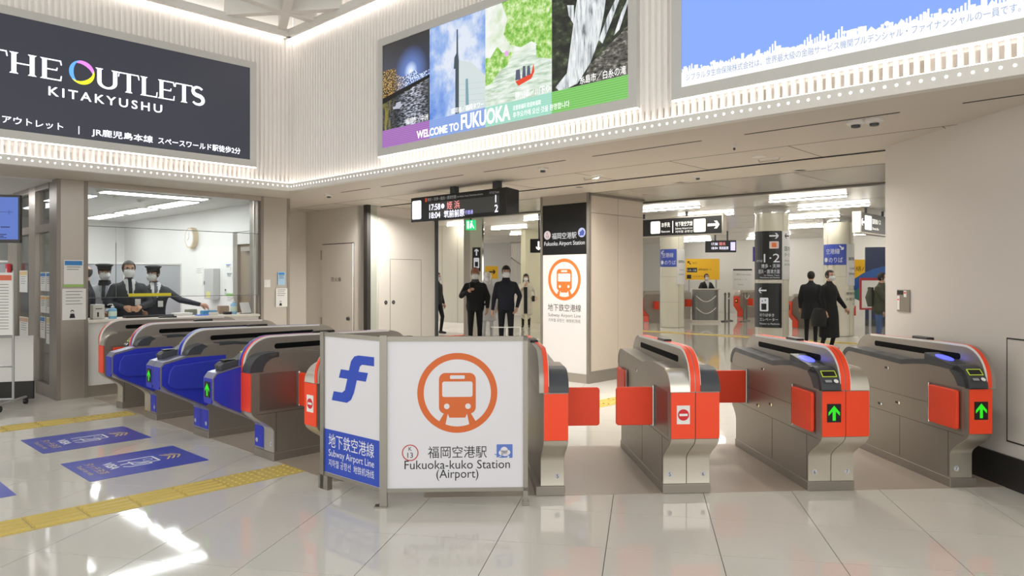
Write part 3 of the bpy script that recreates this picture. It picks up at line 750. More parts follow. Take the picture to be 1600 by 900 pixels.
MB().disc((.135, 2.13), .065, -.0035).build('logo_disc', EM('badge_pink', '#e8d3d3', .8), bpn)
text('K', .135, -.0042, 2.14, .045, INK, bpn); text('13', .135, -.0042, 2.085, .06, INK, bpn)
MB().disc((.78, 2.145), .068, -.0035).build('logo_disc', EM('badge_lilac', '#c9cdee', .8), bpn)
b = MB(); b.flat([(.74, 2.15), (.80, 2.19), (.83, 2.15), (.81, 2.10), (.75, 2.11)], -.0042); b.flat([(.735, 2.12), (.80, 2.125), (.82, 2.105), (.74, 2.10)], -.0044); b.build('logo_mark', M('mark_navy', '#3a4a92', .5, var=.03), bpn)

# ------------------------------------------------------------------ wide beige wall at the numbered gates
RW = structure('wall_right', MB().box(3.86, 4.9, 1.2, 6.5, 0, CZ), M('wall_warm', '#d1cbc4', .5, var=.015, scale=2), RG)
bb = MB().box(3.842, 3.86, 1.2, 6.5, 0, .23).build('baseboard_right', M('baseboard_black', '#2a2826', .4, var=.06), rz=RG); tag(bb, kind='structure')
t = thing('access_panel', 'large flush access panel with dark outline in the beige wall past the gates', 'panel', GW(3.86, 4.98), RG)
box('panel_leaf', -.007, -.001, -.9, -.012, .34, 1.06, M('panel_warm', '#cdc6bd', .5, var=.015), t)
for (a, b_, c, e) in ((-.9, 0, .328, .338), (-.9, 0, 1.062, 1.072), (-.012, 0.0, .328, 1.072)): box('outline', -.005, -.001, a, b_, c, e, SEAM, t)
t = thing('intercom_plate', 'small steel intercom plate with paper labels on the beige wall', 'intercom', GW(3.86, 6.28), RG)
box('plate', -.014, -.001, -.16, 0.02, 1.20, 1.395, DSTEEL, t, bevel=.004)
box('paper_label', -.0165, -.014, -.025, .01, 1.215, 1.34, PAPER, t); box('paper_label', -.0165, -.014, -.125, -.09, 1.33, 1.385, PAPER, t)
box('speaker_window', -.0165, -.014, -.075, .01, 1.35, 1.385, BLACK, t); box('red_mark', -.017, -.0165, -.12, -.095, 1.36, 1.375, ORANGE, t); box('red_mark', -.017, -.0165, -.02, .005, 1.30, 1.312, ORANGE, t)

# ------------------------------------------------------------------ office: shell
OV = 10.12
office = structure('wall_office_back', MB().box(-1.5, 5.6, 16.8, 17.0, 0, 2.72), WALLW)
structure('wall_office_side', MB().box(5.6, 5.72, 11.75, 16.8, 0, 2.72).box(5.6, 5.72, 10.5, 11.75, 2.26, 2.72), WALLW)
oc = structure('ceiling', MB().box(-1.5, 5.6, 10.30, 16.8, 2.69, 2.71), M('office_ceiling', '#d7d6d4', .6, var=.02))
structure('wall_office_far', MB().box(-1.7, -1.5, 10.4, 17, 0, 2.72), WALLW)
OL = EM('office_panel_light', '#fbfcff', OFFICE)
for (u0, u1, v0, v1, lab) in ((3.35, 4.75, 10.78, 11.02, 'office ceiling light running along the counter window'), (4.60, 4.86, 11.35, 12.70, 'office ceiling light second in the row by the clock wall'),
        (4.60, 4.86, 13.0, 14.3, 'office ceiling light third in the row by the clock wall'), (4.60, 4.86, 14.65, 16.0, 'office ceiling light deepest in the row by the clock wall'),
        (3.2, 3.46, 11.5, 12.8, 'office ceiling light half hidden behind the corner post'), (1.9, 2.16, 11.5, 12.8, 'office ceiling light seen through the side glazing'), (3.2, 3.46, 13.2, 14.5, 'office ceiling light deep behind the corner post')):
    t = thing('office_light', lab, 'lamp', (0, 0, 0), RH, 'office ceiling lights')
    box('frame', u0 - .03, u1 + .03, v0 - .03, v1 + .03, 2.675, 2.692, TRIMW, t); box('diffuser', u0, u1, v0, v1, 2.668, 2.676, OL, t)
for (u, v, lab) in ((3.75, 11.6, 'small round detector on the office ceiling nearer the corner post'), (4.15, 11.75, 'small round detector on the office ceiling nearer the clock wall')):
    t = thing('office_detector', lab, 'detector', HW(u, v, 2.69), 0, 'office ceiling detectors')
    MB().lathe([(.06, 0), (.06, -.02), (.04, -.04), (.02, -.045)], n=16).build('base', TRIMW, t, True)
# corner post and end post
def post(name, label, u0, u1, v0, v1):
    t = thing(name, label, 'post', HW(u0, v0), RH)
    w_, d_ = u1 - u0, v1 - v0
    box('casing', .012, w_ - .012, 0.0, d_, 0, CZ - .002, STEEL, t)
    for x in (0, w_ - .045): box('edge_strip', x, x + .045, -.006, d_ + .006, 0, CZ - .002, DSTEEL, t)
    return t
cp = post('corner_post', 'wide brushed steel post carrying two notices at the office corner', 2.60, 2.945, OV, OV + .30)
ep = post('end_post', 'brushed steel post between office window and the fire door recess', 5.25, 5.72, OV, OV + .34)
# counter and window
t = thing('office_counter', 'white office counter front with pale worktop under the window', 'counter', HW(2.945, OV), RH)
box('front_panel', 0.003, 2.298, .05, .09, .14, .93, M('counter_white', '#e2e1de', .45, var=.02), t); box('kick_plate', 0.003, 2.298, .04, .09, 0, .14, STEEL, t)
box('worktop', 0.003, 2.298, .0, .62, .93, .965, M('worktop_cream', '#dcd8cc', .4, var=.03), t, bevel=.006)
win = thing('window_1', None, None, HW(2.945, OV + .02), RH); tag(win, kind='structure')
def pane(x0, x1, z0, z1, y=0): return box('pane', x0, x1, y, y + .008, z0, z1, GLASS, win)
pane(.01, 2.295, 2.155, 2.64); pane(.01, .33, 1.25, 2.15); pane(.334, 2.295, 1.25, 2.15)
box('pane_edge', .01, 2.295, -.001, .009, 2.148, 2.156, M('glass_edge', '#6f7a76', .2, var=.05), win); box('pane_edge', .01, 2.295, -.001, .009, 1.243, 1.25, M('glass_edge'), win); box('pane_edge', .329, .334, -.001, .009, 1.25, 1.95, M('glass_edge'), win)
box('head_rail', 0, 2.305, -.03, .05, 2.64, CZ - .002, STEEL, win); box('jamb', 2.22, 2.245, .02, .06, .97, 2.64, STEEL, win); box('jamb', 2.275, 2.305, 0, .05, .97, 2.64, DSTEEL, win)
box('warning_strip', .48, 1.02, -.004, -.001, 1.255, 1.295, M('strip_yellow', '#e0d432', .5, var=.04), win)
# side glazing of the office, running away from the corner post
sg = thing('window_2', None, None, PW(-(OV + .30), 2.62), RP); tag(sg, kind='structure')   # local x points back to the post (towards -v)
for (a, b_) in ((-1.02, -.62), (-2.15, -1.75), (-3.6, -3.3)): box('mullion', a + .1, b_, -.03, .09, 0, CZ - .002, STEEL, sg)
for (a, b_) in ((-.62, 0), (-1.75, -.92), (-3.3, -2.05)):
    box('pane', a, b_, .02, .028, .16, 2.08, GLASS, sg); box('pane', a, b_, .02, .028, 2.18, 2.62, GLASS, sg)
    box('transom', a, b_, -.02, .07, 2.08, 2.18, DSTEEL, sg); box('kick_plate', a, b_, -.02, .06, 0, .16, DSTEEL, sg); box('head_rail', a, b_, -.03, .08, 2.62, CZ - .002, DSTEEL, sg)
    box('frosted_film', a + .02, b_ - .02, .032, .036, .18, 1.02, film_mat('frosted_film', '#dccba6') if 'frosted_film' not in MATS else MATS['frosted_film'], sg)
# office door set in the clock wall
d = thing('door_3', None, None, PW(-11.70, 5.60), RP); tag(d, kind='structure')
OD = M('door_taupe', '#8d7c68', .45, var=.04)
box('door_leaf', .15, 1.15, .03, .06, 0, 2.05, OD, d); box('lower_panel', .3, .98, .022, .03, .15, .95, M('door_lower', '#b5a68f', .5, var=.03), d)
for (a, b_) in ((0, .15), (1.15, 1.25)): box('frame_post', a, b_, -.02, .1, 0, 2.25, STEEL, d)
box('frame_head', 0, 1.25, -.02, .1, 2.05, 2.25, M('head_white', '#dad8d4', .5, var=.02), d)
box('door_closer', .35, .65, -.06, .03, 1.93, 2.0, STEEL, d); box('switch_plate', .62, .74, .018, .03, 1.18, 1.30, PAPER, d)
# ------------------------------------------------------------------ ticket gates
W2 = .165
GREENA = EM('arrow_green', '#24c813', 1.3)
PADB = EM('reader_blue', '#5a62ff', 1.6)
LIME = EM('display_lime', '#cfdd48', .62)
RED = M('noentry_red', '#d0232b', .5, var=.03)
def gate_body_profile(wing):
    front = [(.20, .065), (.20, .24)]
    if wing:
        front = [(.20, .065), (.20, .27), (.17, .30), (-.17, .475), (-.235, .53), (-.235, .70), (-.205, .74), (.0, .785), (.02, .80)]
    else:
        front += scurve((.20, .24), (.0, .43))[1:] + [(.0, .735)]
    top = (arc(.14, .735, .14, .14, 180, 90, 7) if not wing else [(.14, .875)])
    back = [(.45, .885), (.62, .868), (.78, .845), (1.56, .872)] + arc(1.56, .735, .14, .137, 90, 0, 6)[1:] + [(1.70, .43)] + scurve((1.70, .43), (1.57, .24))[1:] + [(1.57, .065)]
    return front + top + back
def hood_profile():
    return [(.0, .738), (.0, .79)] + arc(.24, .79, .24, .225, 180, 90, 10)[1:] + [(.5, 1.015), (1.45, 1.0)] + arc(1.45, .82, .23, .18, 90, 0, 8)[1:] + [(1.68, .80)]
def hood_path():
    return [(.0, .738), (.0, .79)] + arc(.24, .79, .24, .225, 180, 90, 10)[1:] + [(.5, 1.015), (1.0, 1.007), (1.45, 1.0)]
def band(path, off, x0, x1, depth=.012):
    # ribbon that follows a (y,z) path, off = proud distance to the outside
    b = MB(); n = len(path); nr = []
    for i in range(n):
        d = Vector((path[min(i + 1, n - 1)][0] - path[max(i - 1, 0)][0], path[min(i + 1, n - 1)][1] - path[max(i - 1, 0)][1])).normalized()
        nr.append(Vector((-d.y, d.x)))
    o_ = [(p[0] + q.x * off, p[1] + q.y * off) for p, q in zip(path, nr)]
    i_ = [(p[0] - q.x * depth, p[1] - q.y * depth) for p, q in zip(path, nr)]
    vs = [(x, *p) for x in (x0, x1) for l in (o_, i_) for p in l]
    A, B, C_, D = 0, n, 2 * n, 3 * n
    fs = []
    for k in range(n - 1):
        fs += [(A + k, A + k + 1, C_ + k + 1, C_ + k), (B + k, D + k, D + k + 1, B + k + 1), (A + k, B + k, B + k + 1, A + k + 1), (C_ + k, C_ + k + 1, D + k + 1, D + k)]
    fs += [(A, C_, D, B), (A + n - 1, B + n - 1, D + n - 1, C_ + n - 1)]
    b.add(vs, fs); return b
ARW = [(-.045, .005), (0, .055), (.045, .005), (.045, -.02), (.0125, .012), (.0125, -.055), (-.0125, -.055), (-.0125, .012), (-.045, -.02)]
def ticket_gate(label, loc, rz, halves, group='ticket gates'):
    """halves: dict side(-1 / +1) -> dict(col, top, wing, sign, num, flap, rear)"""
    t = thing('ticket_gate', label, 'ticket gate', loc, rz, group)
    sides = sorted(halves)
    xl = -W2 if -1 in halves else -.028
    xr = W2 if 1 in halves else .028
    box('plinth', xl - .004, xr + .004, .19, 1.585, 0, .066, DSTEEL, t, bevel=.004)
    hb = MB(); hb.prism(hood_profile(), max(-.036, xl), min(.036, xr), 'x'); hb.build('hood', M('hood_steel', '#a6a099', .38, .8, var=.05, scale=4, stretch=(1, 30, 1), rvar=.05), t, True)
    box('hood_sensor', -.03, .03, .66, .86, 1.008, 1.034, BLACK, t, bevel=.008)
    for s in sides:
        h = halves[s]; wing = h.get('wing'); colm = ORANGE if h['col'] == 'o' else BLUE
        xa, xb = (-W2, -.0015) if s < 0 else (.0015, W2)
        xo = s * W2                                  # outer side face
        prof = gate_body_profile(wing)
        MB().prism(prof, xa, xb, 'x').build('body', DSTEEL, t, True)
        # hood stripe on this half
        sx = (-.034, -.003) if s < 0 else (.003, .034)
        band(hood_path(), .004, sx[0], sx[1]).build('hood_stripe', colm, t, True)
        band(hood_path(), .0045, *((-.0365, -.034) if s < 0 else (.034, .0365))).build('hood_piping', WHITE, t, True)
        # slot in the hood flank
        xs = s * .036
        MB().prism(rrect(.27, 1.38, .905, .95, .02, 4), *sorted((xs, xs + s * .002)), 'x').build('hood_slot', SLOT, t)
        # lid over the half
        lid_path = ([(.0, .738)] + arc(.14, .735, .14, .14, 180, 90, 7) if not wing else [(.03, .81), (.08, .85), (.14, .875)]) + [(.30, .882), (.45, .885), (.62, .868), (.78, .845), (1.2, .86), (1.56, .872)] + arc(1.56, .735, .14, .137, 90, 0, 6)[1:]
        lx = (xa - .003, -.034) if s < 0 else (.034, xb + .003)
        if h['top'] == 'reader':
            band(lid_path, .006, lx[0], lx[1], .032).build('lid', CHAR, t, True)
            if not wing:
                MB().prism([(-.003, .74)] + arc(.14, .735, .152, .152, 178, 95, 14) + [(.20, .84), (.15, .80), (.11, .74)], *lx, 'x').build('corner_cover', CHAR, t, True)
                # display frame and lettering on the curved front
                a = R(135); cy, cz = .14 + .153 * math.cos(a), .735 + .153 * math.sin(a)
                q = thing('fare_display', None, None, (sum(lx) / 2, cy, cz), 0); q.parent = t; q.rotation_euler = (R(-45), 0, 0)
                q2 = MB()
                for (p0, p1, p2, p3) in ((-.05, .05, .022, .026), (-.05, .05, -.026, -.022), (-.05, -.046, -.022, .022), (.046, .05, -.022, .022)): q2.box(p0, p1, -.006, 0, p2, p3)
                bpy.data.objects.remove(q)
                rm = Matrix.Translation((sum(lx) / 2, cy, cz)) @ Matrix.Rotation(R(-45), 4, 'X')
                q2.v = [tuple(rm @ Vector(p)) for p in q2.v]; q6 = q2.build('display_frame', LIME, t)
                q3 = MB().box(-.046, .046, -.003, 0, -.026, .026); q3.v = [tuple(rm @ Vector(p)) for p in q3.v]; q3.build('display', BLACK, q6)
                q4 = MB().disc((.03, -.062), .016, -.004, 16); q4.v = [tuple(rm @ Vector(p)) for p in q4.v]; q4.build('badge', WHITE, t)
                q5 = MB().flat(rrect(-.045, 0, -.072, -.052, .004, 2), -.004); q5.v = [tuple(rm @ Vector(p)) for p in q5.v]; q5.build('badge', M('badge_grey', '#9a9ca0', .5, var=.05), t)
            # glowing reader pad
            pc = ((lx[0] + lx[1]) / 2, .40, .892)
            q = MB().prism([(.20, .872), (.50, .875), (.50, .936), (.20, .886)], pc[0] - .058, pc[0] + .058, 'x').build('pad_plate', CHAR, t, bevel=.003)
            pp = MB().prism([(pc[0] + .046 * math.cos(2 * PI * i / 24), .35 + .085 * math.sin(2 * PI * i / 24)) for i in range(24)], 0, .004, 'z')
            pp.v = [(p[0], p[1], p[2] + .886 + (p[1] - .20) * .1667) for p in pp.v]; pp.build('reader_pad', PADB, q)
        elif h['top'] == 'dark':
            band(lid_path[3 if wing else 8:], .005, lx[0], lx[1], .02).build('lid', CHAR if wing else DSTEEL, t, True)
            if wing: MB().prism([(-.002, .792), (.02, .835), (.06, .868), (.14, .888), (.19, .86), (.15, .84), (.12, .792)], *lx, 'x').build('corner_cover', CHAR, t, True)
            else: MB().prism([(-.003, .74)] + arc(.14, .735, .152, .152, 178, 90, 14) + [(.24, .889), (.24, .85)] + arc(.22, .735, .12, .115, 90, 178, 8), *lx, 'x').build('corner_cover', CHAR, t, True)
        else:
            band(lid_path[:9], .004, lx[0], lx[1], .01).build('silver_cap', BSTEEL, t, True)
            band(lid_path[8:], .004, lx[0], lx[1], .01).build('lid', DSTEEL, t, True)
        # front
        fx = (xa + .002, xb - .0012) if s < 0 else (xa + .0012, xb - .002)
        if not wing:
            MB().prism(rrect(fx[0], fx[1], .425, .732, .006, 2), -.007, .004, 'y').build('front_panel', colm, t)
            skirt = [(.20, .070), (.20, .24)] + scurve((.20, .24), (.0, .43))[1:-1] + [(.002, .423)]
            band(skirt, .004, fx[0], fx[1], .006).build('front_skirt', BSTEEL, t, True)
            fy, fz = -.0075, .585
            fc = sum(fx) / 2
        else:
            path = [(.20, .070), (.20, .27), (.17, .30), (-.17, .475), (-.235, .53), (-.235, .70), (-.205, .74), (.0, .785)]
            band(path, .003, fx[0], fx[1], .01).build('wing_edge', M('wing_silver', '#a9abc2', .32, .9, var=.04), t)
            MB().prism(rrect(fx[0] + .012, fx[1] - .012, .50, .70, .012, 3), -.242, -.232, 'y').build('wing_front', BLUE, t)
            box('leg_front', fx[0] + .01, fx[1] - .01, .193, .20, .085, .26, BLUE, t)
            fy, fz = -.2428, .61; fc = sum(fx) / 2
            # blue cheek on the passage side, with pad
            e = sorted((xo, xo + s * .004))
            MB().prism([(-.225, .54), (-.225, .70), (-.20, .725), (.0, .77), (.36, .77), (.36, .44), (.17, .31), (-.165, .485)], *e, 'x').build('cheek', BLUE, t)
            e = sorted((xo + s * .004, xo + s * .028))
            pad = [(-.165, .53), (-.18, .56), (-.165, .66), (-.13, .71), (.28, .735), (.30, .72), (.30, .49), (.28, .47), (-.11, .495)]
            MB().prism(pad, *e, 'x').build('cheek_pad', BLPAD, t, bevel=.008)
            e = sorted((xo, xo + s * .003))
            MB().prism([(.02, .425), (.36, .43), (.36, .25)], *e, 'x').build('cheek_lower', BLUE, t)
            e = sorted((s * .0005, s * -.003))
            MB().prism([(-.228, .535), (-.228, .70), (-.20, .735), (-.004, .778), (-.004, .40), (-.165, .483)], *e, 'x').build('cheek_inner', BLUE, t)
            # reader pod on the wing
            if h['top'] == 'reader':
                px = (xa + .01, -.036) if s < 0 else (.036, xb - .01)
                MB().prism([(-.15, .755), (-.16, .79), (-.13, .815), (.0, .835), (.05, .87), (.16, .90), (.22, .90), (.22, .80), (.0, .785)], *px, 'x').build('reader_pod', CHAR, t, bevel=.006)
                pcx = sum(px) / 2
                rm = Matrix.Translation((pcx, .085, .888)) @ Matrix.Rotation(R(-70), 4, 'X')
                q2 = MB()
                for (p0, p1, p2, p3) in ((-.045, .045, .025, .03), (-.045, .045, -.03, -.025), (-.045, -.04, -.025, .025), (.04, .045, -.025, .025)): q2.box(p0, p1, -.008, 0, p2, p3)
                q2.v = [tuple(rm @ Vector(p)) for p in q2.v]; q2.build('display_frame', LIME, t)
                box('reader_top', pcx - .04, pcx + .04, -.12, -.02, .822, .836, BLACK, t, bevel=.003)
        if h.get('sign') == 'arrow':
            q = box('arrow_display', fc - .048, fc + .048, fy - .003, fy, fz - .062, fz + .062, BLACK, t)
            MB().flat([(fc + a * .88, fz + b_ * .92) for a, b_ in ARW], fy - .0036).build('arrow', GREENA, q)
        elif h.get('sign') == 'noentry':
            q = box('notice_plate', fc - .044, fc + .044, fy - .002, fy, fz - .062, fz + .062, WHITE, t)
            MB().disc((fc, fz), .038, fy - .003, 28).build('no_entry_disc', RED, q); MB().flat([(fc - .028, fz - .008), (fc + .028, fz - .008), (fc + .028, fz + .008), (fc - .028, fz + .008)], fy - .0036).build('no_entry_bar', WHITE, q)
        if h.get('num'):
            nx = fc + s * .035; ny = .1915 if wing else .1945
            q = MB().disc((nx, .135), .019, ny, 18).build('number_disc', M('disc_grey', '#c6c9cf', .5, var=.03), t); text(h['num'], nx, ny - .0006, .122, .036, INK, q, name='number_print')
        # side panels, seams, latches
        e = sorted((xo, xo + s * .0012))
        if not wing:
            for (y0, y1, z0, z1) in ((.44, 1.62, .566, .5685), (.05, 1.62, .398, .4005), (.215, .2175, .08, .398), (.80, .8025, .08, .398)): box('seam', *e, y0, y1, z0, z1, SEAM, t)
        else: box('seam', *e, .40, 1.62, .4, .4025, SEAM, t)
        for (y, z) in ((.95, .76), (.80, .50), (1.05, .45)):
            MB().cyl((xo if s > 0 else xo - .006, y, z), .012, .006, 'x', 12).build('latch', CHROME, t, True)
            box('latch_label', *e, y + .02, y + .06, z - .008, z + .008, SEAM, t)
        for key, hy, dirn in (('flap', .42, -1), ('rear', 1.30, 1)):
            st = h.get(key)
            if not st: continue
            y0, y1 = (hy, hy - .34) if dirn < 0 else (hy, hy + .34)
            ya, yb = sorted((y0, y1))
            box('flap_recess', *sorted((xo, xo + s * .0018)), ya - .01, yb + .02, .425, .725, M('recess_steel', '#8f8983', .42, .9, var=.05), t)
            MB().cyl((xo + s * .012, hy, .43), .009, .29, n=12).build('hinge', CHROME, t, True)
            pm = ORPAD if h['col'] == 'o' else BLPAD
            if st == 'open':
                MB().prism(rrect(*sorted((hy + dirn * .018, hy + dirn * .33)), .435, .71, .02, 4), *sorted((xo + s * .004, xo + s * .028)), 'x').build('flap', pm, t, bevel=.006)
            else:
                MB().prism(rrect(*sorted((xo + s * .018, xo + s * .285)), .435, .71, .02, 4, (1, 1, 1, 1)), hy - .013, hy + .013, 'y').build('flap', pm, t, bevel=.006)
    return t
o5 = dict(col='o', top='dark', num='5', flap='closed')
ticket_gate('half-width orange ticket gate numbered 5 half hidden behind the emblem board', GW(.50, 4.776), RG, {1: o5})
ticket_gate('orange ticket gate numbered 5 and 6 with red no-entry plate', GW(1.52, 4.776), RG,
            {-1: dict(col='o', top='plain', sign='noentry', num='5', flap='closed', rear='open'), 1: dict(col='o', top='dark', num='6', rear='closed')})
ticket_gate('orange ticket gate numbered 6 and 7 with green arrow', GW(2.555, 4.776), RG,
            {-1: dict(col='o', top='reader', sign='arrow', num='6', flap='open', rear='closed'), 1: dict(col='o', top='plain', num='7', rear='open')})
ticket_gate('half-width orange ticket gate numbered 7 with green arrow, against the beige wall', GW(3.61, 4.80), RG, {-1: dict(col='o', top='reader', sign='arrow', num='7', flap='open')})
GU = 2.77
ticket_gate('orange half-width ticket gate standing directly before the office counter', PW(-9.13, GU), RP, {1: dict(col='o', top='plain', flap='open', num='1')})
ticket_gate('blue-winged ticket gate next to the office counter gate', PW(-8.13, GU), RP, {-1: dict(col='o', top='reader', num='1'), 1: dict(col='b', top='dark', wing=True, num='2')})
ticket_gate('blue-winged ticket gate with green arrow standing between two other blue ones', PW(-6.88, GU), RP, {-1: dict(col='b', top='reader', wing=True, sign='arrow', num='2'), 1: dict(col='b', top='dark', wing=True, num='3')})
ticket_gate('ticket gate with blue wing, green arrow and bare orange flank with flap', PW(-5.66, GU), RP, {-1: dict(col='b', top='reader', wing=True, sign='arrow', num='3'), 1: dict(col='o', top='dark', flap='closed', num='4')})
ticket_gate('half-width ticket gate with no-entry plate peeking out beside the blue emblem board', PW(-4.62, 2.83), RP, {-1: dict(col='o', top='plain', sign='noentry', flap='closed', num='4')})

# ------------------------------------------------------------------ folding sign board in front
FRS = M('board_frame', '#97938a', .36, .9, var=.05, scale=4, stretch=(1, 1, 30))
BDW = M('board_white', '#dcdbe0', .3, var=.01)
BDB = M('board_blue', '#1f45b4', .35, var=.02)
bp = thing('emblem_board', 'folding steel-framed board with orange train emblem and blue line panel', 'sign board', (-.846, 4.75, 0), 0)
WB = .95
def board(parent_rz, w, name):
    o = bpy.data.objects.new(name, None); COL.objects.link(o); o.parent = bp; o.rotation_euler = (0, 0, parent_rz); return o
a_main = math.atan2(.04, .947)
main = box('main_panel', .03, WB - .02, -.006, .006, .115, 1.095, BDW, bp); main.rotation_euler = (0, 0, a_main)
box('frame_rail', .0, WB, -.016, .016, 1.085, 1.115, FRS, main); box('frame_rail', 0, WB, -.016, .016, .10, .122, FRS, main)
box('frame_post', WB - .03, WB, -.016, .016, .0, 1.115, FRS, main); box('foot', WB - .034, WB + .008, -.02, .03, 0, .03, FRS, main)
box('frame_post', -.018, .03, -.022, .022, .0, 1.12, FRS, main); box('foot', -.05, .03, -.03, .03, 0, .012, FRS, main)
yb = -.0068
emblem(main, .488, .745, .262, yb, M('board_orange', '#d2662b', .5, var=.02), BDW)
text('福岡空港駅', .488, yb, .325, .085, INK, main, width=.385)
text('Fukuoka-kuko Station', .488, yb, .248, .082, INK, main, width=.69)
text('(Airport)', .488, yb, .188, .082, INK, main, width=.275)
MB().ring((.18, .355), .047, .054, yb, 36).build('logo_ring', M('badge_red', '#b9483f', .5, var=.03), main)
text('K', .18, yb - .0004, .368, .036, INK, main); text('13', .18, yb - .0004, .322, .05, INK, main)
b = MB(); b.flat(rrect(.745, .85, .315, .405, .004, 2), yb); b.build('logo_square', M('logo_periwinkle', '#5a78c4', .5, var=.03), main)
b = MB(); b.disc((.795, .365), .024, yb - .0006, 16); b.disc((.777, .35), .018, yb - .0006, 16); b.disc((.818, .352), .017, yb - .0006, 16); b.disc((.797, .345), .02, yb - .0006, 16)
b.flat([(.735, .312), (.80, .345), (.83, .325), (.82, .30), (.75, .30)], yb - .0005); b.build('logo_cloud', BDW, main)
b = MB(); b.flat([(.728, .344), (.79, .330), (.80, .322), (.735, .337)], yb - .001); b.flat([(.75, .322), (.82, .330), (.815, .318), (.775, .316)], yb - .001); b.build('logo_plane', M('logo_periwinkle'), main)
WS = math.hypot(.503, .44); a_side = math.atan2(-.44, .503)
side = box('side_panel', .025, WS - .01, -.006, .006, .115, 1.095, BDW, bp); side.location = (-.503, .44, 0); side.rotation_euler = (0, 0, a_side)
box('frame_rail', .0, WS, -.014, .014, 1.085, 1.112, FRS, side); box('frame_rail', 0, WS, -.014, .014, .10, .122, FRS, side)
box('frame_post', -.01, .03, -.02, .02, .0, 1.115, FRS, side); box('foot', -.03, .08, -.02, .02, 0, .10, FRS, side)
box('blue_panel', .028, WS - .012, -.0075, -.005, .125, .43, BDB, side)
# swoosh mark
mk = [(.60, .97), (.60, .91), (.46, .91), (.435, .895), (.42, .86), (.53, .86), (.505, .80), (.40, .80), (.365, .71), (.33, .66), (.28, .635), (.09, .635), (.115, .70), (.22, .70), (.255, .72), (.285, .80), (.18, .80), (.205, .86), (.305, .86), (.33, .925), (.37, .96), (.42, .97)]
b = MB(); b.flat([(.03 + p[0] * .93, p[1] + .005) for p in mk], -.0072); b.build('logo_swoosh', M('swoosh_blue', '#2347b8', .45, var=.02), side)
BW_ = M('board_text_white', '#e4e6ee', .5, var=.02)
text('地下鉄空港線', WS / 2, -.0085, .315, .105, BW_, side, width=.51)
text('Subway Airport Line', WS / 2, -.0085, .245, .068, BW_, side, width=.51)
text('지하철 공항선  地铁机场线', WS / 2, -.0085, .175, .058, BW_, side, width=.51)
# ------------------------------------------------------------------ departure sign hanging from the low ceiling
t = thing('departure_sign', 'hanging black LED departure sign showing 17:58 and 18:04', 'sign', PW(-8.01, 6.39), RP)
DL = 1.86
z0, z1 = 2.27, 2.61
MB().prism([(0, z0), (.22, z0 + .03), (.22, z1 - .02), (0, z1)], 0, DL, 'x').build('housing', BLACK, t, bevel=.006)
for x in (.75, 1.55): box('hanger', x, x + .09, .06, .14, z1 - .02, CZ, CHAR, t)
yy = -.0015
MB().flat(rrect(.03, .225, z0 + .04, z1 - .045, .02, 4), yy).build('lamp_panel', EM('sign_lamp', '#f4f2ff', 1.8), t)
MB().flat([(.40, z0 + .05), (DL - .13, z0 + .05), (DL - .13, z1 - .095), (.40, z1 - .095)], yy).build('led_field', M('led_field', '#3a3a38', .4, emit=.3, var=.04), t)
AW = EM('led_text_white', '#eceaff', 2.0); AR = EM('led_text_red', '#f08a8a', 1.8); AB = EM('led_text_blue', '#a7a6f0', 1.8)
box('red_mark', .31, .345, yy - .001, 0, z1 - .075, z1 - .022, EM('mark_red', '#d2402c', .9), t)
text('博多・天神・姪浜・唐津方面', .36, yy - .001, z1 - .068, .052, EM('sign_print', '#b8b8b4', .6), t, align='L', width=.58)
text('for Hakata, Tenjin, Meinohama, Karatsu', .96, yy - .001, z1 - .062, .03, EM('sign_print'), t, align='L', width=.48)
text('のりば Track', DL - .30, yy - .001, z1 - .062, .035, EM('sign_print'), t, align='L', width=.17)
text('17:58', .40, yy - .001, z0 + .145, .115, AW, t, align='L', width=.225, bold=.01); text('18:04', .40, yy - .001, z0 + .035, .115, AW, t, align='L', width=.225, bold=.01)
MB().disc((.675, z0 + .185), .032, yy - .001, 20).build('line_dot', AW, t)
text('姪 浜', .76, yy - .001, z0 + .145, .11, AR, t, align='L', width=.25); text('筑前前原', .70, yy - .001, z0 + .035, .105, AW, t, align='L', width=.40, bold=.008)
text('行普通', 1.11, yy - .001, z0 + .05, .06, AB, t, align='L', width=.15)
text('1', DL - .19, yy - .001, z0 + .165, .13, AW, t, bold=.01); text('2', DL - .18, yy - .001, z0 + .045, .13, AW, t, bold=.01)

# ------------------------------------------------------------------ office surroundings
t = thing('information_screen', 'hanging flat monitor with blue route display at the office corner', 'monitor', (-6.06, 7.86, 0), R(12))
box('bezel', 0, .66, 0, .05, 1.885, 2.41, BLACK, t, bevel=.004); box('display', .02, .64, -.003, 0, 1.92, 2.385, EM('screen_blue', '#6180d6', .75), t)
b = MB()
for (a, c, w_, h_) in ((.33, 2.22, .26, .004), (.36, 2.30, .05, .04), (.34, 2.15, .05, .03), (.45, 2.19, .004, .07), (.55, 2.19, .004, .05), (.40, 2.01, .05, .09), (.36, 1.99, .10, .012), (.47, 2.05, .09, .012), (.33, 1.97, .20, .01), (.33, 1.95, .17, .01), (.33, 1.935, .2, .008)): b.flat([(a, c), (a + w_, c), (a + w_, c + h_), (a, c + h_)], -.004)
b.build('diagram_print', EM('screen_navy', '#2a3678', .5), t)
box('hanger', .30, .36, .02, .05, 2.41, CZ, CHAR, t)
t = thing('timetable_stand', 'wheeled timetable board on grey tube legs at the picture edge', 'stand', (-6.52, 8.25, 0), R(8))
box('board', 0, .78, 0, .03, .84, 1.56, PAPER, t); box('red_bar', .02, .77, -.003, 0, 1.47, 1.53, M('timetable_red', '#d9694a', .5, var=.04), t)
b = MB()
for k in range(16): b.flat([(.05, 1.42 - k * .034), (.74, 1.42 - k * .034), (.74, 1.426 - k * .034), (.05, 1.426 - k * .034)], -.002)
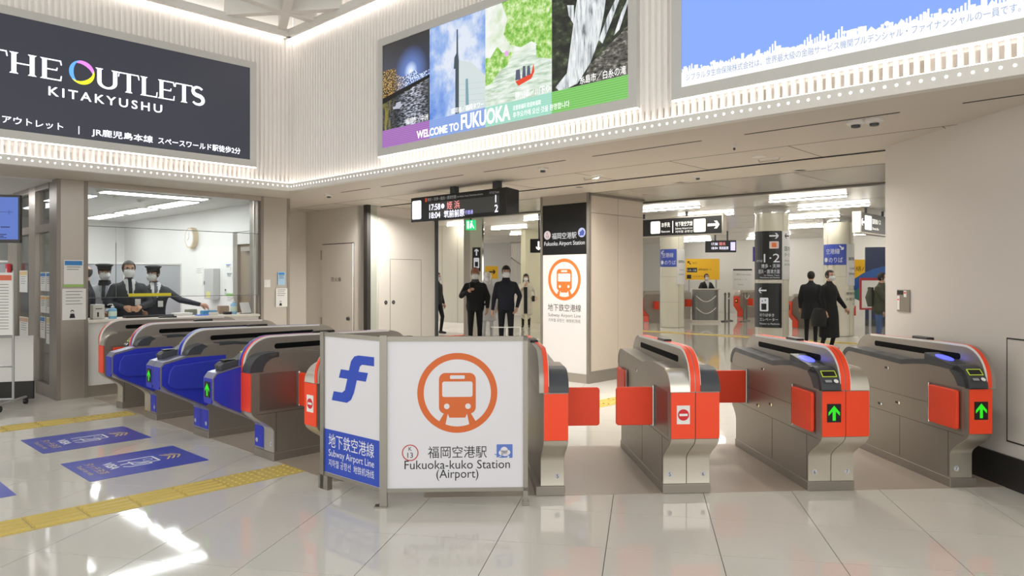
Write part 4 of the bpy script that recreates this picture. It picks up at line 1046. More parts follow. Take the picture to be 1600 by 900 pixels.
b.build('lines_print', INKG, t); box('centre_line', .62, .63, -.002, 0, .88, 1.46, INK, t)
GT = M('grey_tube', '#a5a6a5', .4, .5, var=.03)
for x in (0, .78): MB().tube([(x, .015, .06), (x, .015, 1.58)], .014, 8).build('upright', GT, t, True)
for z in (.1, .48, .82): MB().tube([(0, .015, z), (.78, .015, z)], .011, 8).build('rail', GT, t, True)
for x in (0, .78):
    MB().tube([(x, -.28, .085), (x, .30, .085)], .014, 8).build('foot_tube', GT, t, True)
    for y in (-.27, .29): MB().cyl((x - .015, y, .035), .035, .03, 'x', 14).build('caster', BLACK, t, True)
t = thing('notice_board_white', 'white framed notice panel behind the timetable stand', 'panel', (-6.72, 8.75, 0), R(20))
box('sheet', .2, .82, 0, .03, .22, .78, WALLW, t); box('foot_board', .2, .82, -.01, .05, 0, .22, SEAM, t)
t = thing('fire_button', 'small red emergency call box on the side glazing post', 'call box', PW(-12.30, 2.585), RP)
box('case', -.05, .07, -.05, -.005, 1.52, 1.70, M('alarm_red', '#c62a33', .4, var=.03), t, bevel=.008); box('label', -.02, .04, -.052, -.05, 1.55, 1.63, WHITE, t)
def notice(name, label, x, y, z, w_, h_, rz, head=None, lines=5, fig=False, body='#e4e2da', foot=None, base=(0, 0), group='paper notices'):
    t = thing(name, label, 'notice', (*base, 0), rz, group)
    box('sheet', x, x + w_, y - .004, y, z, z + h_, PAPER if body == '#e4e2da' else M('notice_' + body[1:], body, .6, var=.03), t)
    if head: box('head_band', x + .012, x + w_ - .012, y - .005, y - .004, z + h_ * .78, z + h_ - .012, M('band_' + head[1:], head, .5, var=.05), t)
    b = MB()
    for k in range(lines):
        zz = z + h_ * (.70 if head else .9) - k * h_ * .1; b.flat([(x + w_ * .15, zz), (x + w_ * (.85 - .1 * (k % 2)), zz), (x + w_ * (.85 - .1 * (k % 2)), zz + .007), (x + w_ * .15, zz + .007)], y - .0048)
    if lines: b.build('lines_print', INKG, t)
    if foot: box('foot_band', x - .005, x + w_ + .005, y - .005, y - .0005, z - .035, z - .004, M('band_' + foot[1:], foot, .5, var=.05), t)
    if fig:   # little drawn attendant
        cx = x + w_ * .42; f = MB()
        f.disc((cx, z + h_ * .27), w_ * .075, y - .005, 14); f.flat([(cx - w_ * .12, z + h_ * .06), (cx + w_ * .12, z + h_ * .06), (cx + w_ * .08, z + h_ * .2), (cx - w_ * .08, z + h_ * .2)], y - .005)
        f.build('figure_print', INK, t)
        MB().disc((cx, z + h_ * .255), w_ * .055, y - .0056, 14, sz=.8).build('face_print', PAPER, t)
    return t
PX, PY = HW(2.60, OV)[:2]
notice('wall_notice', 'notice with blue head band fixed to the corner post above another', .075, -.007, 1.42, .215, .30, RH, head='#3b86c8', lines=2, foot='#9dc46a', base=(PX, PY))
notice('wall_notice', 'white framed notice with drawn attendant low on the corner post', .058, -.007, .98, .262, .385, RH, lines=5, fig=True, base=(PX, PY))
EX, EY = HW(5.25, OV)[:2]
notice('wall_notice', 'small blue sticker notice on the end post beside the window', .27, -.007, 1.39, .12, .20, RH, head='#3f8fd0', lines=3, body='#a9cbe6', base=(EX, EY))
notice('wall_notice', 'small white notice with drawn attendant on the end post', .235, -.007, 1.06, .19, .28, RH, lines=4, fig=True, base=(EX, EY))
t = thing('light_switch', 'white switch plate on the inner face of the end post', 'switch', (EX, EY, 0), RH)
box('plate', .05, .15, -.008, -.006, 1.36, 1.47, WHITE, t); box('rocker', .085, .115, -.012, -.008, 1.39, 1.44, M('rocker_white', '#f0efe9', .4, var=.02), t)
# papers behind the side glazing
SX, SY = PW(-(OV + .30), 2.62)[:2]
k = 0
for (x, z, w_, h_, hd, lab) in ((-.55, 1.33, .24, .24, '#3f7fc8', 'blue-headed leaflet behind the side glazing, inner one of the top pair'), (-.28, 1.33, .24, .24, '#3f7fc8', 'blue-headed leaflet behind the side glazing, next to the corner post'),
        (-.55, 1.05, .24, .22, '#e0b070', 'leaflet with tan head in the second row behind side glazing'), (-.28, 1.05, .24, .22, '#e0b070', 'leaflet with tan head in second row next to the corner post'),
        (-.56, .72, .22, .28, '#4a7fc4', 'leaflet with blue head low behind the side glazing'), (-.29, .66, .22, .34, '#d9c9a0', 'cream leaflet low behind glazing next to the corner post'),
        (-1.6, 1.30, .4, .30, '#d9c08a', 'cream poster behind the far side glazing, uppermost one'), (-1.6, .66, .45, .30, '#c9a98a', 'tan poster behind the far side glazing, lowest one')):
    notice('leaflet', lab, x, .019, z, w_, h_, RP, head=hd, lines=4, base=(SX, SY), group='leaflets on the side glazing')
t = thing('hanging_tag', 'lime green hanging sign strip behind the side glazing', 'sign', (SX, SY, 0), RP)
box('strip', -.58, -.30, .06, .07, 1.93, 2.0, M('lime_strip', '#b7d96a', .5, var=.04), t); box('strip_white', -.30, -.05, .06, .07, 1.94, 2.0, PAPER, t)
# inside the office
t = thing('wall_clock', 'round wooden wall clock on the white office wall', 'clock', PW(-13.28, 5.6, 2.22), RP)
MB().cyl((0, -.09, 0), .19, .09, 'y', 36).build('case', M('clock_wood', '#d7c6ab', .5, var=.06), t, True); MB().cyl((0, -.093, 0), .155, .005, 'y', 36).build('dial', PAPER, t)
MB().flat([(-.006, 0), (.006, 0), (.004, .11), (-.004, .11)], -.0945).build('minute_hand', INK, t); MB().flat([(0, -.006), (-.07, -.05), (-.074, -.044), (0, .006)], -.0947).build('hour_hand', INK, t)
t = thing('control_box', 'grey metal control box on the white office wall', 'box', PW(-12.25, 5.6), RP)
box('case', -.34, .02, -.12, -.001, 1.13, 1.66, M('box_grey', '#c3c3c2', .4, .2, var=.03), t, bevel=.006); box('yellow_tag', -.25, -.1, -.123, -.12, 1.16, 1.26, M('tag_yellow', '#e3dc8a', .6, var=.03), t); box('lock', -.33, -.315, -.128, -.12, 1.38, 1.44, INK, t)
for i, (vv, z, w_, h_, hd, lab) in enumerate(((12.0, 1.62, .18, .12, '#4f8fd8', 'tiny blue and white card on the office wall near the door'), (11.97, 1.45, .20, .14, '#7d8a94', 'tiny grey photo card below the blue card on the office wall'), (12.05, 1.12, .07, .2, '#3c3c3c', 'narrow black strip notice on the office wall'), (13.2, 1.35, .3, .34, None, 'pale form pinned on the office wall below the clock'),
        (14.2, 1.4, .25, .3, None, 'pale form pinned further along the office wall'), (12.0, .97, .34, .28, '#8fbf6a', 'poster with green patch low on the office wall'))):
    bx, by = PW(-vv, 5.6)[:2]
    notice('pinned_paper', lab, 0, -.002, z, w_, h_, RP, head=hd, lines=3, base=(bx, by), group='papers pinned on the office wall')
t = thing('partition_screen', 'low grey partition screen standing behind the office staff', 'partition', HW(2.4, 12.6), RH)
for k in range(3): box('panel', k * .9, k * .9 + .88, 0, .04, .1, 1.72, M('partition_grey', '#b3b5ba', .7, var=.03), t)
for k in range(4): box('pole', k * .9 - .02, k * .9, -.01, .05, 0, 1.74, WHITE, t)
box('top_rail', -.02, 2.7, -.012, .052, 1.72, 1.75, WHITE, t)
WT = .965
def on_counter(u, v): return HW(u, v, WT + .0006)
def bottle(label, u, v, col, h=.17, r=.035):
    t = thing('pump_bottle', label, 'bottle', on_counter(u, v), 0, 'pump bottles on the counter')
    MB().lathe([(r * .95, 0), (r, .01), (r, h * .72), (r * .8, h * .82), (r * .35, h * .88), (r * .35, h * .92)], n=20).build('bottle_body', M('bottle_' + col[1:], col, .25, var=.04), t, True)
    MB().lathe([(r * .42, h * .92), (r * .42, h * 1.02), (.006, h * 1.03), (.006, h * 1.18)], n=14).build('pump', WHITE, t, True)
    MB().tube([(0, 0, h * 1.18), (-.035, -.03, h * 1.17), (-.045, -.04, h * 1.12)], .006, 6).build('spout', WHITE, t, True)
    MB().lathe([(r * 1.01, h * .22), (r * 1.01, h * .6)], n=20).build('label_wrap', M('bottle_label', '#cfe0cf', .5, var=.04), t, True)
bottle('light blue sanitiser pump bottle at the staff end of the counter', 3.30, 10.34, '#7fb9dc', .16, .05)
bottle('pale blue sanitiser pump bottle beside the end post', 4.95, 10.36, '#9cc9e8', .19, .045)
t = thing('ticket_box', 'small white ticket dispenser box on the counter', 'box', on_counter(3.06, 10.32), RH)
box('case', 0, .14, 0, .12, 0, .19, M('dispenser', '#d9d8d2', .5, var=.03), t, bevel=.008); box('mark', .05, .07, -.002, 0, .03, .09, INK, t); box('slot', .03, .11, -.002, 0, .13, .14, SEAM, t)
t = thing('keyboard_tray', 'long black tray lying in front of the grey-suited man', 'tray', on_counter(3.45, 10.30), RH)
box('tray', 0, .62, 0, .14, 0, .025, BLACK, t, bevel=.006); box('rim', .01, .61, -.004, .0, .018, .028, CHAR, t)
t = thing('paper_stack', 'stack of white papers on the counter beside a blue tray', 'paper', on_counter(4.10, 10.36), RH)
for k in range(3): box('sheet', .0 + k * .006, .24 + k * .006, .0, .16, k * .014, k * .014 + .013, PAPER, t)
t = thing('coin_tray', 'small bright blue coin tray on the counter', 'tray', on_counter(4.36, 10.22), RH)
MB().prism(rrect(0, .17, 0, .12, .02), 0, .012, 'z').build('tray', M('tray_blue', '#3f74e0', .4, var=.04), t); MB().prism(rrect(.012, .158, .012, .108, .015), .012, .014, 'z').build('mat', M('tray_mat', '#5f8ef0', .6, var=.05), t)
rs = random.Random(9)
for i, (u, v, w_, d_, h_, col, lab) in enumerate(((4.36, 10.56, .14, .12, .07, '#8a8f7c', 'olive box among the clutter on the counter'), (4.52, 10.40, .2, .14, .05, '#4a97c4', 'teal folder lying on the cluttered counter end'), (4.80, 10.50, .14, .12, .11, '#a88d78', 'tan carton at the cluttered counter end'), (4.62, 10.60, .15, .08, .05, '#d8dde8', 'pale tissue box behind the teal folder'), (4.54, 10.24, .12, .09, .035, '#dcdad2', 'white card holder before the teal folder'), (4.78, 10.26, .1, .09, .03, '#2b2b2e', 'small black stapler on the counter'))):
    t = thing('counter_item', lab, 'desk item', on_counter(u, v), RH + rs.uniform(-.2, .2), 'things on the office counter')
    mm = M('item_' + col[1:], col, .5, var=.06)
    box('case', 0, w_, 0, d_, 0, h_, mm, t, bevel=.008); box('lid', .004, w_ - .004, .004, d_ - .004, h_, h_ + .008, M('item_lid_' + col[1:], col, .35, var=.1), t)
t = thing('card_stand', 'tilted clear card stand leaning beside the pump bottle', 'stand', on_counter(5.06, 10.30), RH)
MB().prism([(0, 0), (.02, 0), (.11, .16), (.095, .165)], 0, .14, 'x').build('card', PAPER, t); box('foot', 0, .14, 0, .1, 0, .01, CHAR, t)

# ------------------------------------------------------------------ concourse beyond the gates
structure('wall_far', MB().box(29, 29.3, -16, 20, 0, CC), WALLW)
w = structure('wall_corridor', MB().box(14.7, 14.95, 15.9, 21, 0, CC), WALLC)
for k in range(5): box('panel_joint', 14.695, 14.70, 16.2 + k * .7, 16.206 + k * .7, .15, CC, M('joint_grey'), w)
box('baseboard', 14.685, 14.70, 15.9, 21, 0, .15, STEEL, w)
structure('wall_stair_back', MB().box(23.5, 23.8, 15.8, 26, 0, CC), M('wall_grey', '#a9a8a4', .5, var=.03))
structure('wall_stair_side', MB().box(17.55, 18.6, 16.05, 16.25, 0, CC), M('wall_yellowish', '#dcd8bd', .5, var=.03))
structure('wall_column_side', MB().box(20.2, 29, -7.4, -7.1, 0, CC), WALLW)
TUBEM = EM('tube_white', '#fffaf0', TUBE)
ORD = ('first', 'second', 'third', 'fourth', 'fifth', 'sixth', 'seventh')
n = -1
for u, v0, cnt in ((14.4, 1.2, 6), (16.5, 1.45, 6), (18.9, 2.9, 5), (22.4, 1.5, 5), (25.3, 0.0, 5), (27.6, 1.2, 5)):  # last row added to brighten the far wall
    n += 1
    for k in range(cnt):
        v = v0 + k * 3.4 + (.3 if k % 2 else 0)
        t = thing('batten_light', 'fluorescent batten on the concourse ceiling, %s of the %s row past the gates' % (ORD[k], ORD[n]), 'lamp', PW(-v - 1.5, u, CC - .001), RP, 'concourse ceiling battens')
        box('tray', -.02, 1.52, -.05, .05, -.02, 0, TRIMW, t); box('tube', 0, 1.5, -.025, .025, -.04, -.02, TUBEM, t)
COLM = M('column_tile', '#d3cfbe', .22, var=.03, scale=1.5)
def column(label, X, Y, r=.36):
    t = thing('round_column', label, 'column', (X, Y, 0), 0, 'round concourse columns')
    for k in range(4):
        z0_ = .012 + k * .76; z1_ = min(z0_ + .754, CC - .16)
        MB().lathe([(r, z0_), (r, z1_)], n=40).build('drum', COLM, t, True)
    MB().lathe([(r - .006, 0), (r - .006, CC)], n=32).build('core', M('joint_grey'), t, True)
    MB().lathe([(r + .004, CC - .16), (r + .014, CC - .15), (r + .014, CC - .02), (r + .004, CC)], n=40).build('chrome_ring', CHROME, t, True)
    for a in (-70, 20):
        aa = R(a - 90); MB().box(-.004, .004, -.001, 0, 0, CC - .16).build('vertical_joint', M('joint_grey'), t, loc=(math.cos(aa) * (r + .001), math.sin(aa) * (r + .001), 0), rz=aa + PI / 2)
    return t
column('round cream column carrying the black 1 and 2 platform sign', 5.83, 16.3)
column('round cream column with the blue sign facing the walking figures', 8.5, 18.9)
column('round cream column with a blue sign beside the yellow board', 4.87, 22.1)
column('most distant round cream column with a yellow notice', 12.1, 30.0)
OFFS = [0.0]
def curved_sign(name, label, cx, cy, r, a0, a1, z0, z1, mat):
    # board bent around a column; returns thing and a mapper from (s along arc, z) to local points
    t = thing(name, label, 'sign', (cx, cy, 0), 0, 'signs wrapped on the columns')
    b = MB(); n_ = 10; rr = (r + .004, r + .014)
    vs = [(q * math.sin(R(a0 + (a1 - a0) * i / n_)), -q * math.cos(R(a0 + (a1 - a0) * i / n_)), z) for q in rr for z in (z0, z1) for i in range(n_ + 1)]
    m = n_ + 1; fs = []
    for i in range(n_): fs += [(2 * m + i, 2 * m + i + 1, 3 * m + i + 1, 3 * m + i), (i, m + i, m + i + 1, i + 1), (i, i + 1, 2 * m + i + 1, 2 * m + i), (m + i, 3 * m + i, 3 * m + i + 1, m + i + 1)]
    fs += [(0, 2 * m, 3 * m, m), (n_, m + n_, 3 * m + n_, 2 * m + n_)]
    b.add(vs, fs); b.build('board', mat, t)
    of = OFFS[0]
    def tr(x, y, z):
        a = R(a0) + (x + of) / (r + .014); q = r + .014 - y
        return (q * math.sin(a), -q * math.cos(a), z)
    return t, tr
SBK = M('sign_black', '#1c1c1d', .4, var=.03); SWH = M('sign_plain_white', '#d9d9d8', .4, var=.02)
SW_ = EM('sign_text_white', '#e9e9e9', .55); SBL = M('sign_blue', '#3a4fae', .4, var=.03)
def shape(name, polys, mat, t, tr, y=-.002):
    b = MB()
    for p in polys:
        v2, f2 = slice_x(p, [tuple(range(len(p)))]); b.add([tr(q[0], y, q[1]) for q in v2], f2)
    return b.build(name, mat, t)
OFFS[0] = .12
t, tr = curved_sign('platform_sign', 'black column sign with 1 and 2 and arrow pointing to platforms', 5.83, 16.3, .36, -95, 14, 1.46, 2.53, SBK)
shape('arrow_print', [arrow2d(.42, 2.42, .20, 0)], SW_, t, tr)
shape('logo_square', [rrect(.32, .52, 2.14, 2.30, .02)], EM('sq_pink', '#e8cfc8', .5), t, tr); shape('logo_train', [rrect(.37, .47, 2.17, 2.27, .015)], TRO, t, tr, -.004)
text('1·2', .54, -.002, 1.84, .27, SW_, t, align='R', width=.34, tr=tr); text('のりば', .17, -.002, 1.85, .06, SW_, t, align='R', tr=tr)
text('博多・天神', .54, -.002, 1.72, .10, SW_, t, align='R', width=.40, tr=tr); text('姪浜・唐津方面', .54, -.002, 1.60, .10, SW_, t, align='R', width=.48, tr=tr)
text('for Hakata, Tenjin,', .54, -.002, 1.54, .045, SW_, t, align='R', tr=tr); text('Meinohama and Karatsu', .54, -.002, 1.49, .045, SW_, t, align='R', tr=tr)
t, tr = curved_sign('elevator_sign', 'black column sign with lift pictogram and arrow, under another black sign', 5.83, 16.3, .36, -95, 14, .40, 1.38, SBK)
shape('arrow_print', [arrow2d(.16, 1.22, .20, PI)], SW_, t, tr)
shape('pictogram_ground', [rrect(.10, .30, .76, 1.06, .02)], SW_, t, tr); shape('pictogram_lift', [rrect(.14, .26, .79, .93, .01), [(.15, .97), (.18, .97), (.165, 1.02)], [(.22, 1.02), (.25, 1.02), (.235, .97)]], SBK, t, tr, -.004)
text('のりばゆき', .10, -.002, .65, .08, SW_, t, align='L', width=.32, tr=tr); text('エレベーター', .10, -.002, .55, .08, SW_, t, align='L', width=.40, tr=tr); text('Elevator to Platforms', .10, -.002, .47, .05, SW_, t, align='L', width=.44, tr=tr)
OFFS[0] = .0
t, tr = curved_sign('terminal_sign', 'white column sign with black arrow beside the black platform sign', 5.83, 16.3, .36, 15.5, 78, 1.46, 2.53, SWH)
shape('arrow_print', [arrow2d(.15, 2.42, .18, PI)], INK, t, tr); text('国内線', .06, -.002, 2.10, .11, INK, t, align='L', tr=tr); text('ターミナル', .06, -.002, 1.97, .10, INK, t, align='L', width=.34, tr=tr)
text('Domestic', .06, -.002, 1.86, .06, INKG, t, align='L', tr=tr); text('国内航站楼', .06, -.002, 1.77, .055, INKG, t, align='L', tr=tr)
for (cx, cy, lab, a0, a1) in ((8.5, 18.9, 'blue column sign with white lettering on the column behind the walkers', -100, 4), (4.87, 22.1, 'blue column sign with white lettering near the hanging black sign', -86, 8)):
    OFFS[0] = .06
    t, tr = curved_sign('boarding_sign', lab, cx, cy, .36, a0, a1, 1.83, 2.36, SBL)
    text('空港線', .28, -.002, 2.12, .15, SW_, t, width=.36, tr=tr); text('のりば', .36, -.002, 1.90, .15, SW_, t, width=.34, tr=tr); shape('badge_print', [[(.09 + .06 * math.cos(q * .5), 1.96 + .06 * math.sin(q * .5)) for q in range(12)]], SW_, t, tr)
    shape('arrow_print', [arrow2d(.50, 2.27, .14, R(-45) if cx > 6 else R(225), .2)] if cx > 6 else [arrow2d(.10, 2.27, .14, R(225), .2)], SW_, t, tr)
    OFFS[0] = 0
    t, tr = curved_sign('column_notice', 'white notice sheet on the column ' + ('behind the walkers' if cx > 6 else 'beside the yellow board'), cx, cy, .36, a1 + 2, a1 + 60, 1.30, 2.36, SWH)
    text('国際線', .18, -.002, 1.95, .09, INK, t, tr=tr); text('Terminal', .18, -.002, 1.72, .06, INKG, t, tr=tr); text('国际航站楼', .18, -.002, 1.58, .05, INKG, t, tr=tr)
t, tr = curved_sign('column_notice', 'yellow notice on the most distant column', 12.1, 30.0, .36, -60, 30, .55, 1.75, M('notice_yellow', '#d8dc2e', .5, var=.04))
text('←国際線', .28, -.002, 1.45, .12, INK, t, width=.36, tr=tr); text('バス→', .28, -.002, .75, .12, INK, t, width=.3, tr=tr)
t, tr = curved_sign('lettering_sheet', 'clear sheet of black lettering low on the column behind the walkers', 8.5, 18.9, .36, 0, 70, .72, 1.18, COLM)
text('標準料金', .2, -.002, 1.06, .085, INK, t, width=.36, tr=tr); text('お確かめ', .2, -.002, .92, .085, INK, t, width=.36, tr=tr); text('くだ', .26, -.002, .80, .06, INK, t, tr=tr)
# hanging signs
t = thing('direction_sign', 'hanging black direction sign with lit pictograms and arrow past the pillar', 'sign', PW(-10.6, 15.35), RP)
box('case', 0, 2.65, 0, .16, 2.52, 2.94, SBK, t); box('rim', -.01, 2.67, -.006, .166, 2.93, 2.96, STEEL, t); box('rim', -.01, 2.67, -.006, .166, 2.50, 2.525, STEEL, t); box('rim', 2.65, 2.68, -.006, .166, 2.50, 2.96, STEEL, t)
for x in (.5, 1.7): MB().tube([(x, .08, 2.95), (x, .08, CC)], .03, 8).build('hanger', CHAR, t, True)
LP = EM('pict_lamp', '#fbf7ec', 1.6)
MB().flat(rrect(1.93, 2.24, 2.57, 2.88, .03), -.002).build('pictogram', LP, t); MB().flat(rrect(.75, 1.02, 2.58, 2.88, .03), -.002).build('pictogram', LP, t)
MB().flat(arrow2d(2.44, 2.725, .30, 0, .2), -.002).build('arrow_print', LP, t)
text('地下鉄空港線', 1.90, -.002, 2.74, .12, LP, t, align='R', width=.46, bold=.01); text('Subway Airport Line', 1.90, -.002, 2.66, .06, LP, t, align='R', width=.46); text('지하철 공항선', 1.90, -.002, 2.58, .06, LP, t, align='R', width=.46)
text('お手洗', 1.06, -.002, 2.74, .12, LP, t, align='L', width=.23, bold=.01); text('Restroom', 1.06, -.002, 2.60, .07, LP, t, align='L', width=.23); box('divider', 1.36, 1.38, -.002, 0, 2.58, 2.87, LP, t)
t = thing('direction_sign', 'hanging black direction sign with white end cap beside the beige wall', 'sign', HW(16.9, 5.45), RH)
box('case', .06, 2.4, 0, .16, 2.52, 2.95, SBK, t); box('end_cap', -.01, .06, -.006, .17, 2.50, 2.97, WHITE, t); box('rim', .06, 2.4, -.004, .164, 2.49, 2.52, STEEL, t)
MB().flat(rrect(.28, .75, 2.58, 2.90, .03), -.002).build('pictogram', LP, t); MB().flat(arrow2d(.18, 2.74, .26, PI, .2), -.002).build('arrow_print', LP, t); text('国際線バス', .8, -.002, 2.74, .13, LP, t, align='L', width=.6); text('Shuttle Bus', .8, -.002, 2.6, .08, LP, t, align='L', width=.45)
for x in (.6, 1.8): MB().tube([(x, .08, 2.95), (x, .08, CC)], .03, 8).build('hanger', CHAR, t, True)
t = thing('train_display', 'small hanging LED train display deep in the concourse', 'sign', (6.55, 24.6, 0), R(-12))
box('case', 0, 1.0, 0, .3, 2.36, 2.76, BLACK, t); box('lit_end', .82, .97, -.004, 0, 2.42, 2.70, EM('lit_lilac', '#cfc6ff', 1.4), t)
text('17:58', .2, -.003, 2.60, .12, AW, t, align='L', width=.2); text('姪浜', .45, -.003, 2.60, .12, AR, t, align='L', width=.2); text('18:04', .2, -.003, 2.46, .12, AW, t, align='L', width=.2); text('筑前前原', .45, -.003, 2.46, .11, AW, t, align='L', width=.3)
for x in (.3, .7): box('hanger', x, x + .05, .1, .15, 2.76, CC, CHAR, t)
t = thing('blue_hanging_sign', 'small blue arrow sign on the far column edge', 'sign', (8.6, 25.9, 0), 0)
box('case', 0, .26, 0, .06, 2.08, 2.60, M('sign_violet', '#3b32a0', .4, var=.03), t); MB().flat(arrow2d(.13, 2.34, .16, 0, .2), -.002).build('arrow_print', SW_, t); box('hanger', .12, .14, .02, .04, 2.60, CC, CHAR, t)
t = thing('down_arrow_sign', 'black hanging sign with a white down arrow next to the station pillar', 'sign', (.45, 18.0, 0), R(-20))
box('case', 0, .9, 0, .12, 2.12, 2.46, SBK, t); MB().flat(arrow2d(.22, 2.29, .22, -PI / 2, .2), -.002).build('arrow_print', LP, t); box('hanger', .2, .24, .04, .08, 2.46, CC, CHAR, t)
t = thing('exit_sign', 'lit green exit sign above the corridor post', 'sign', (-1.12, 17.6, 0), 0)
box('case', 0, .24, 0, .08, 2.66, 2.90, EM('exit_green', '#2fd07e', 1.2), t); box('hanger', .1, .14, .02, .06, 2.90, CC, CHAR, t)
b = MB(); b.disc((.14, 2.86), .02, -.002, 12); b.flat([(.10, 2.70), (.13, 2.70), (.15, 2.76), (.18, 2.70), (.21, 2.70), (.16, 2.80), (.15, 2.84), (.11, 2.82)], -.002); b.flat(rrect(.03, .08, 2.69, 2.87, .005), -.002); b.build('figure_print', EM('exit_white', '#f0fff6', 1.4), t)
t = thing('corridor_post', 'square metal corridor post with small lift sign', 'post', (-1.05, 18.2, 0), 0)
box('casing', 0, .30, 0, .3, 0, CC, WALLC, t); box('edge', -.16, 0, .0, .3, 0, CC, STEEL, t); box('edge', .30, .34, .0, .3, 0, CC, CHROME, t)
box('sign_plate', .06, .26, -.012, 0, 1.66, 2.26, SBK, t); MB().flat(arrow2d(.16, 2.14, .17, PI / 2, .2), -.0135).build('arrow_print', SW_, t); MB().flat(rrect(.09, .23, 1.74, 2.0, .02), -.0135).build('pictogram', SW_, t); MB().flat(rrect(.12, .20, 1.78, 1.90, .01), -.0145).build('pictogram_lift', SBK, t)
def flat_board(name, label, X, Y, rz, w_, z0, z1, mat, cat='sign', d=.04):
    t = thing(name, label, cat, (X, Y, 0), rz); box('board', 0, w_, 0, d, z0, z1, mat, t); return t
YB = M('board_yellow', '#d9a81c', .45, emit=.12, var=.03)
t = flat_board('yellow_board', 'large yellow guide board on the far white wall', 6.98, 29.2, RP * .2, 1.32, 1.42, 2.26, YB)
MB().flat(arrow2d(.14, 2.10, .18, R(135), .2), -.002).build('arrow_print', INK, t); MB().flat(rrect(.05, .45, 1.72, 1.90, .01), -.002).build('panel_print', INK, t); text('1A·1B', .25, -.004, 1.76, .12, SW_, t, width=.34); MB().flat(rrect(.05, .22, 1.46, 1.62, .01), -.002).build('panel_print', INK, t)
text('国際線連絡バス', .5, -.002, 1.80, .08, INK, t, align='L', width=.5); text('バスのりば', .28, -.002, 1.52, .09, INK, t, align='L', width=.5); text('出口', .28, -.002, 2.06, .09, INK, t, align='L')
box('leg', .1, .16, .0, .04, 0, 1.42, GT, t); box('leg', 1.16, 1.22, 0, .04, 0, 1.42, GT, t)
t = flat_board('yellow_wall_notice', 'small yellow notice behind the man in the dark padded jacket', -1.15, 31.0, 0, .55, 1.45, 2.0, YB); MB().flat(arrow2d(.3, 1.75, .3, 0, .2), -.002).build('arrow_print', INK, t); box('leg', .25, .3, .0, .04, 0, 1.45, GT, t)
t = flat_board('yellow_lit_board', 'yellow lit board between two distant columns', 11.9, 26.0, 0, 1.2, 1.35, 2.15, YB); text('連絡バス', .6, -.002, 1.75, .2, INK, t, width=.8); box('leg', .2, .26, 0, .04, 0, 1.35, GT, t); box('leg', .94, 1.0, 0, .04, 0, 1.35, GT, t)
t = flat_board('wall_lettering', 'white information panel with dark head line on the far wall', 9.1, 29.9, 0, .78, 1.0, 1.85, M('panel_offwhite', '#d5d5d4', .5, var=.02)); box('head_line', 0, .78, -.01, 0, 1.80, 1.86, INK, t); text('ご案内 Information', .4, -.002, 1.6, .09, INKG, t, width=.66); text('のりば 1・2', .3, -.002, 1.4, .08, INKG, t, width=.5); text('Tickets', .3, -.002, 1.2, .08, INKG, t); box('leg', .36, .4, .01, .04, 0, 1.0, GT, t)
t = thing('mural_panel', 'dark blue and green wave mural panel at the concourse end', 'mural', (11.0, 22.6, 0), R(-15))
box('board', 0, 3.0, 0, .1, .2, 2.45, M('mural_navy', '#1b2c52', .4, var=.1), t)
MB().prism(arc(1.0, .9, 1.6, 1.0, 20, 170, 12) + [(0.0, .9)], -.012, 0, 'y').build('wave', M('mural_blue', '#2a5fa8', .4, var=.08), t); MB().prism(arc(.9, .7, 1.5, .7, 20, 160, 12) + [(0.0, .7)], -.02, -.012, 'y').build('wave', M('mural_green', '#3f7d7c', .4, var=.08), t); box('base', 0, 3, 0, .1, 0, .2, CHAR, t)
t = thing('framed_notice', 'red framed notice standing in front of the mural', 'notice', (10.35, 21.6, 0), 0)
box('frame', 0, .62, 0, .04, .55, 1.50, M('frame_red', '#b03038', .5, var=.04), t); box('sheet', .05, .57, -.004, 0, .60, 1.42, PAPER, t); text('2', .3, -.006, .95, .4, INK, t); box('leg', .28, .34, .01, .04, 0, .55, GT, t)
# far gates, counter and chain stands
OG = M('far_gate_orange', '#e0452a', .45, var=.04)
def far_gate(label, X, Y, rz, flip=False, mirror=1):
    t = thing('far_ticket_gate', label, 'ticket gate', (X, Y, 0), rz, 'distant ticket gates')
    pr = [(.0, .44), (.0, .82), (.1, .95), (1.5, .95), (1.6, .85), (1.6, .44), (1.45, .24), (1.45, 0), (.2, 0), (.2, .24)]
    MB().prism(pr, -.15, .15, 'x').build('body', DSTEEL, t); MB().prism([(0, .8), (.15, 1.02), (1.45, 1.02), (1.6, .85)], -.04, .04, 'x').build('hood', STEEL, t)
    MB().prism([(-.01, .44), (-.01, .80), (.02, .80), (.02, .46), (.22, .24), (.22, .02), (.19, .02), (.19, .22)], -.15, .15, 'x').build('front_panel', OG, t)
    box('flap', .15, .42, .4, .43, .45, .72, OG, t); box('arrow_display', -.06, .06, -.02, -.01, .55, .70, BLACK, t); MB().flat([(a * .8, .625 + b_ * .8) for a, b_ in ARW], -.022).build('arrow', EM('far_amber', '#ff9a3c', 1.5), t)
    return t
far_gate('distant orange gate just past the station pillar edge', 4.3, 24.2, R(-70)); far_gate('distant orange gate half behind the blue-signed column', 4.4, 26.2, R(-70))
far_gate('distant orange gate with amber arrow beside the staffed counter', 6.0, 26.2, R(-25)); far_gate('distant orange gate beside the chain stands', 8.5, 27.5, R(-60))
far_gate('distant orange gate behind the walking figures', 8.2, 21.5, R(-80)); far_gate('distant orange gate next to the blue-signed column by the beige wall', 9.0, 19.9, R(-20))
t = thing('staff_counter', 'grey steel staff counter with looped chain in the far concourse', 'counter', (6.08, 24.4, 0), R(-8))
MB().prism(rrect(0, .85, 0, .6, .2, 5), .08, 1.10, 'z').build('body', M('counter_grey', '#7d7c79', .4, .5, var=.04), t, True); box('kick_plate', -.05, .9, -.04, .62, 0, .08, STEEL, t); box('worktop', -.02, .87, -.02, .62, 1.10, 1.13, STEEL, t)
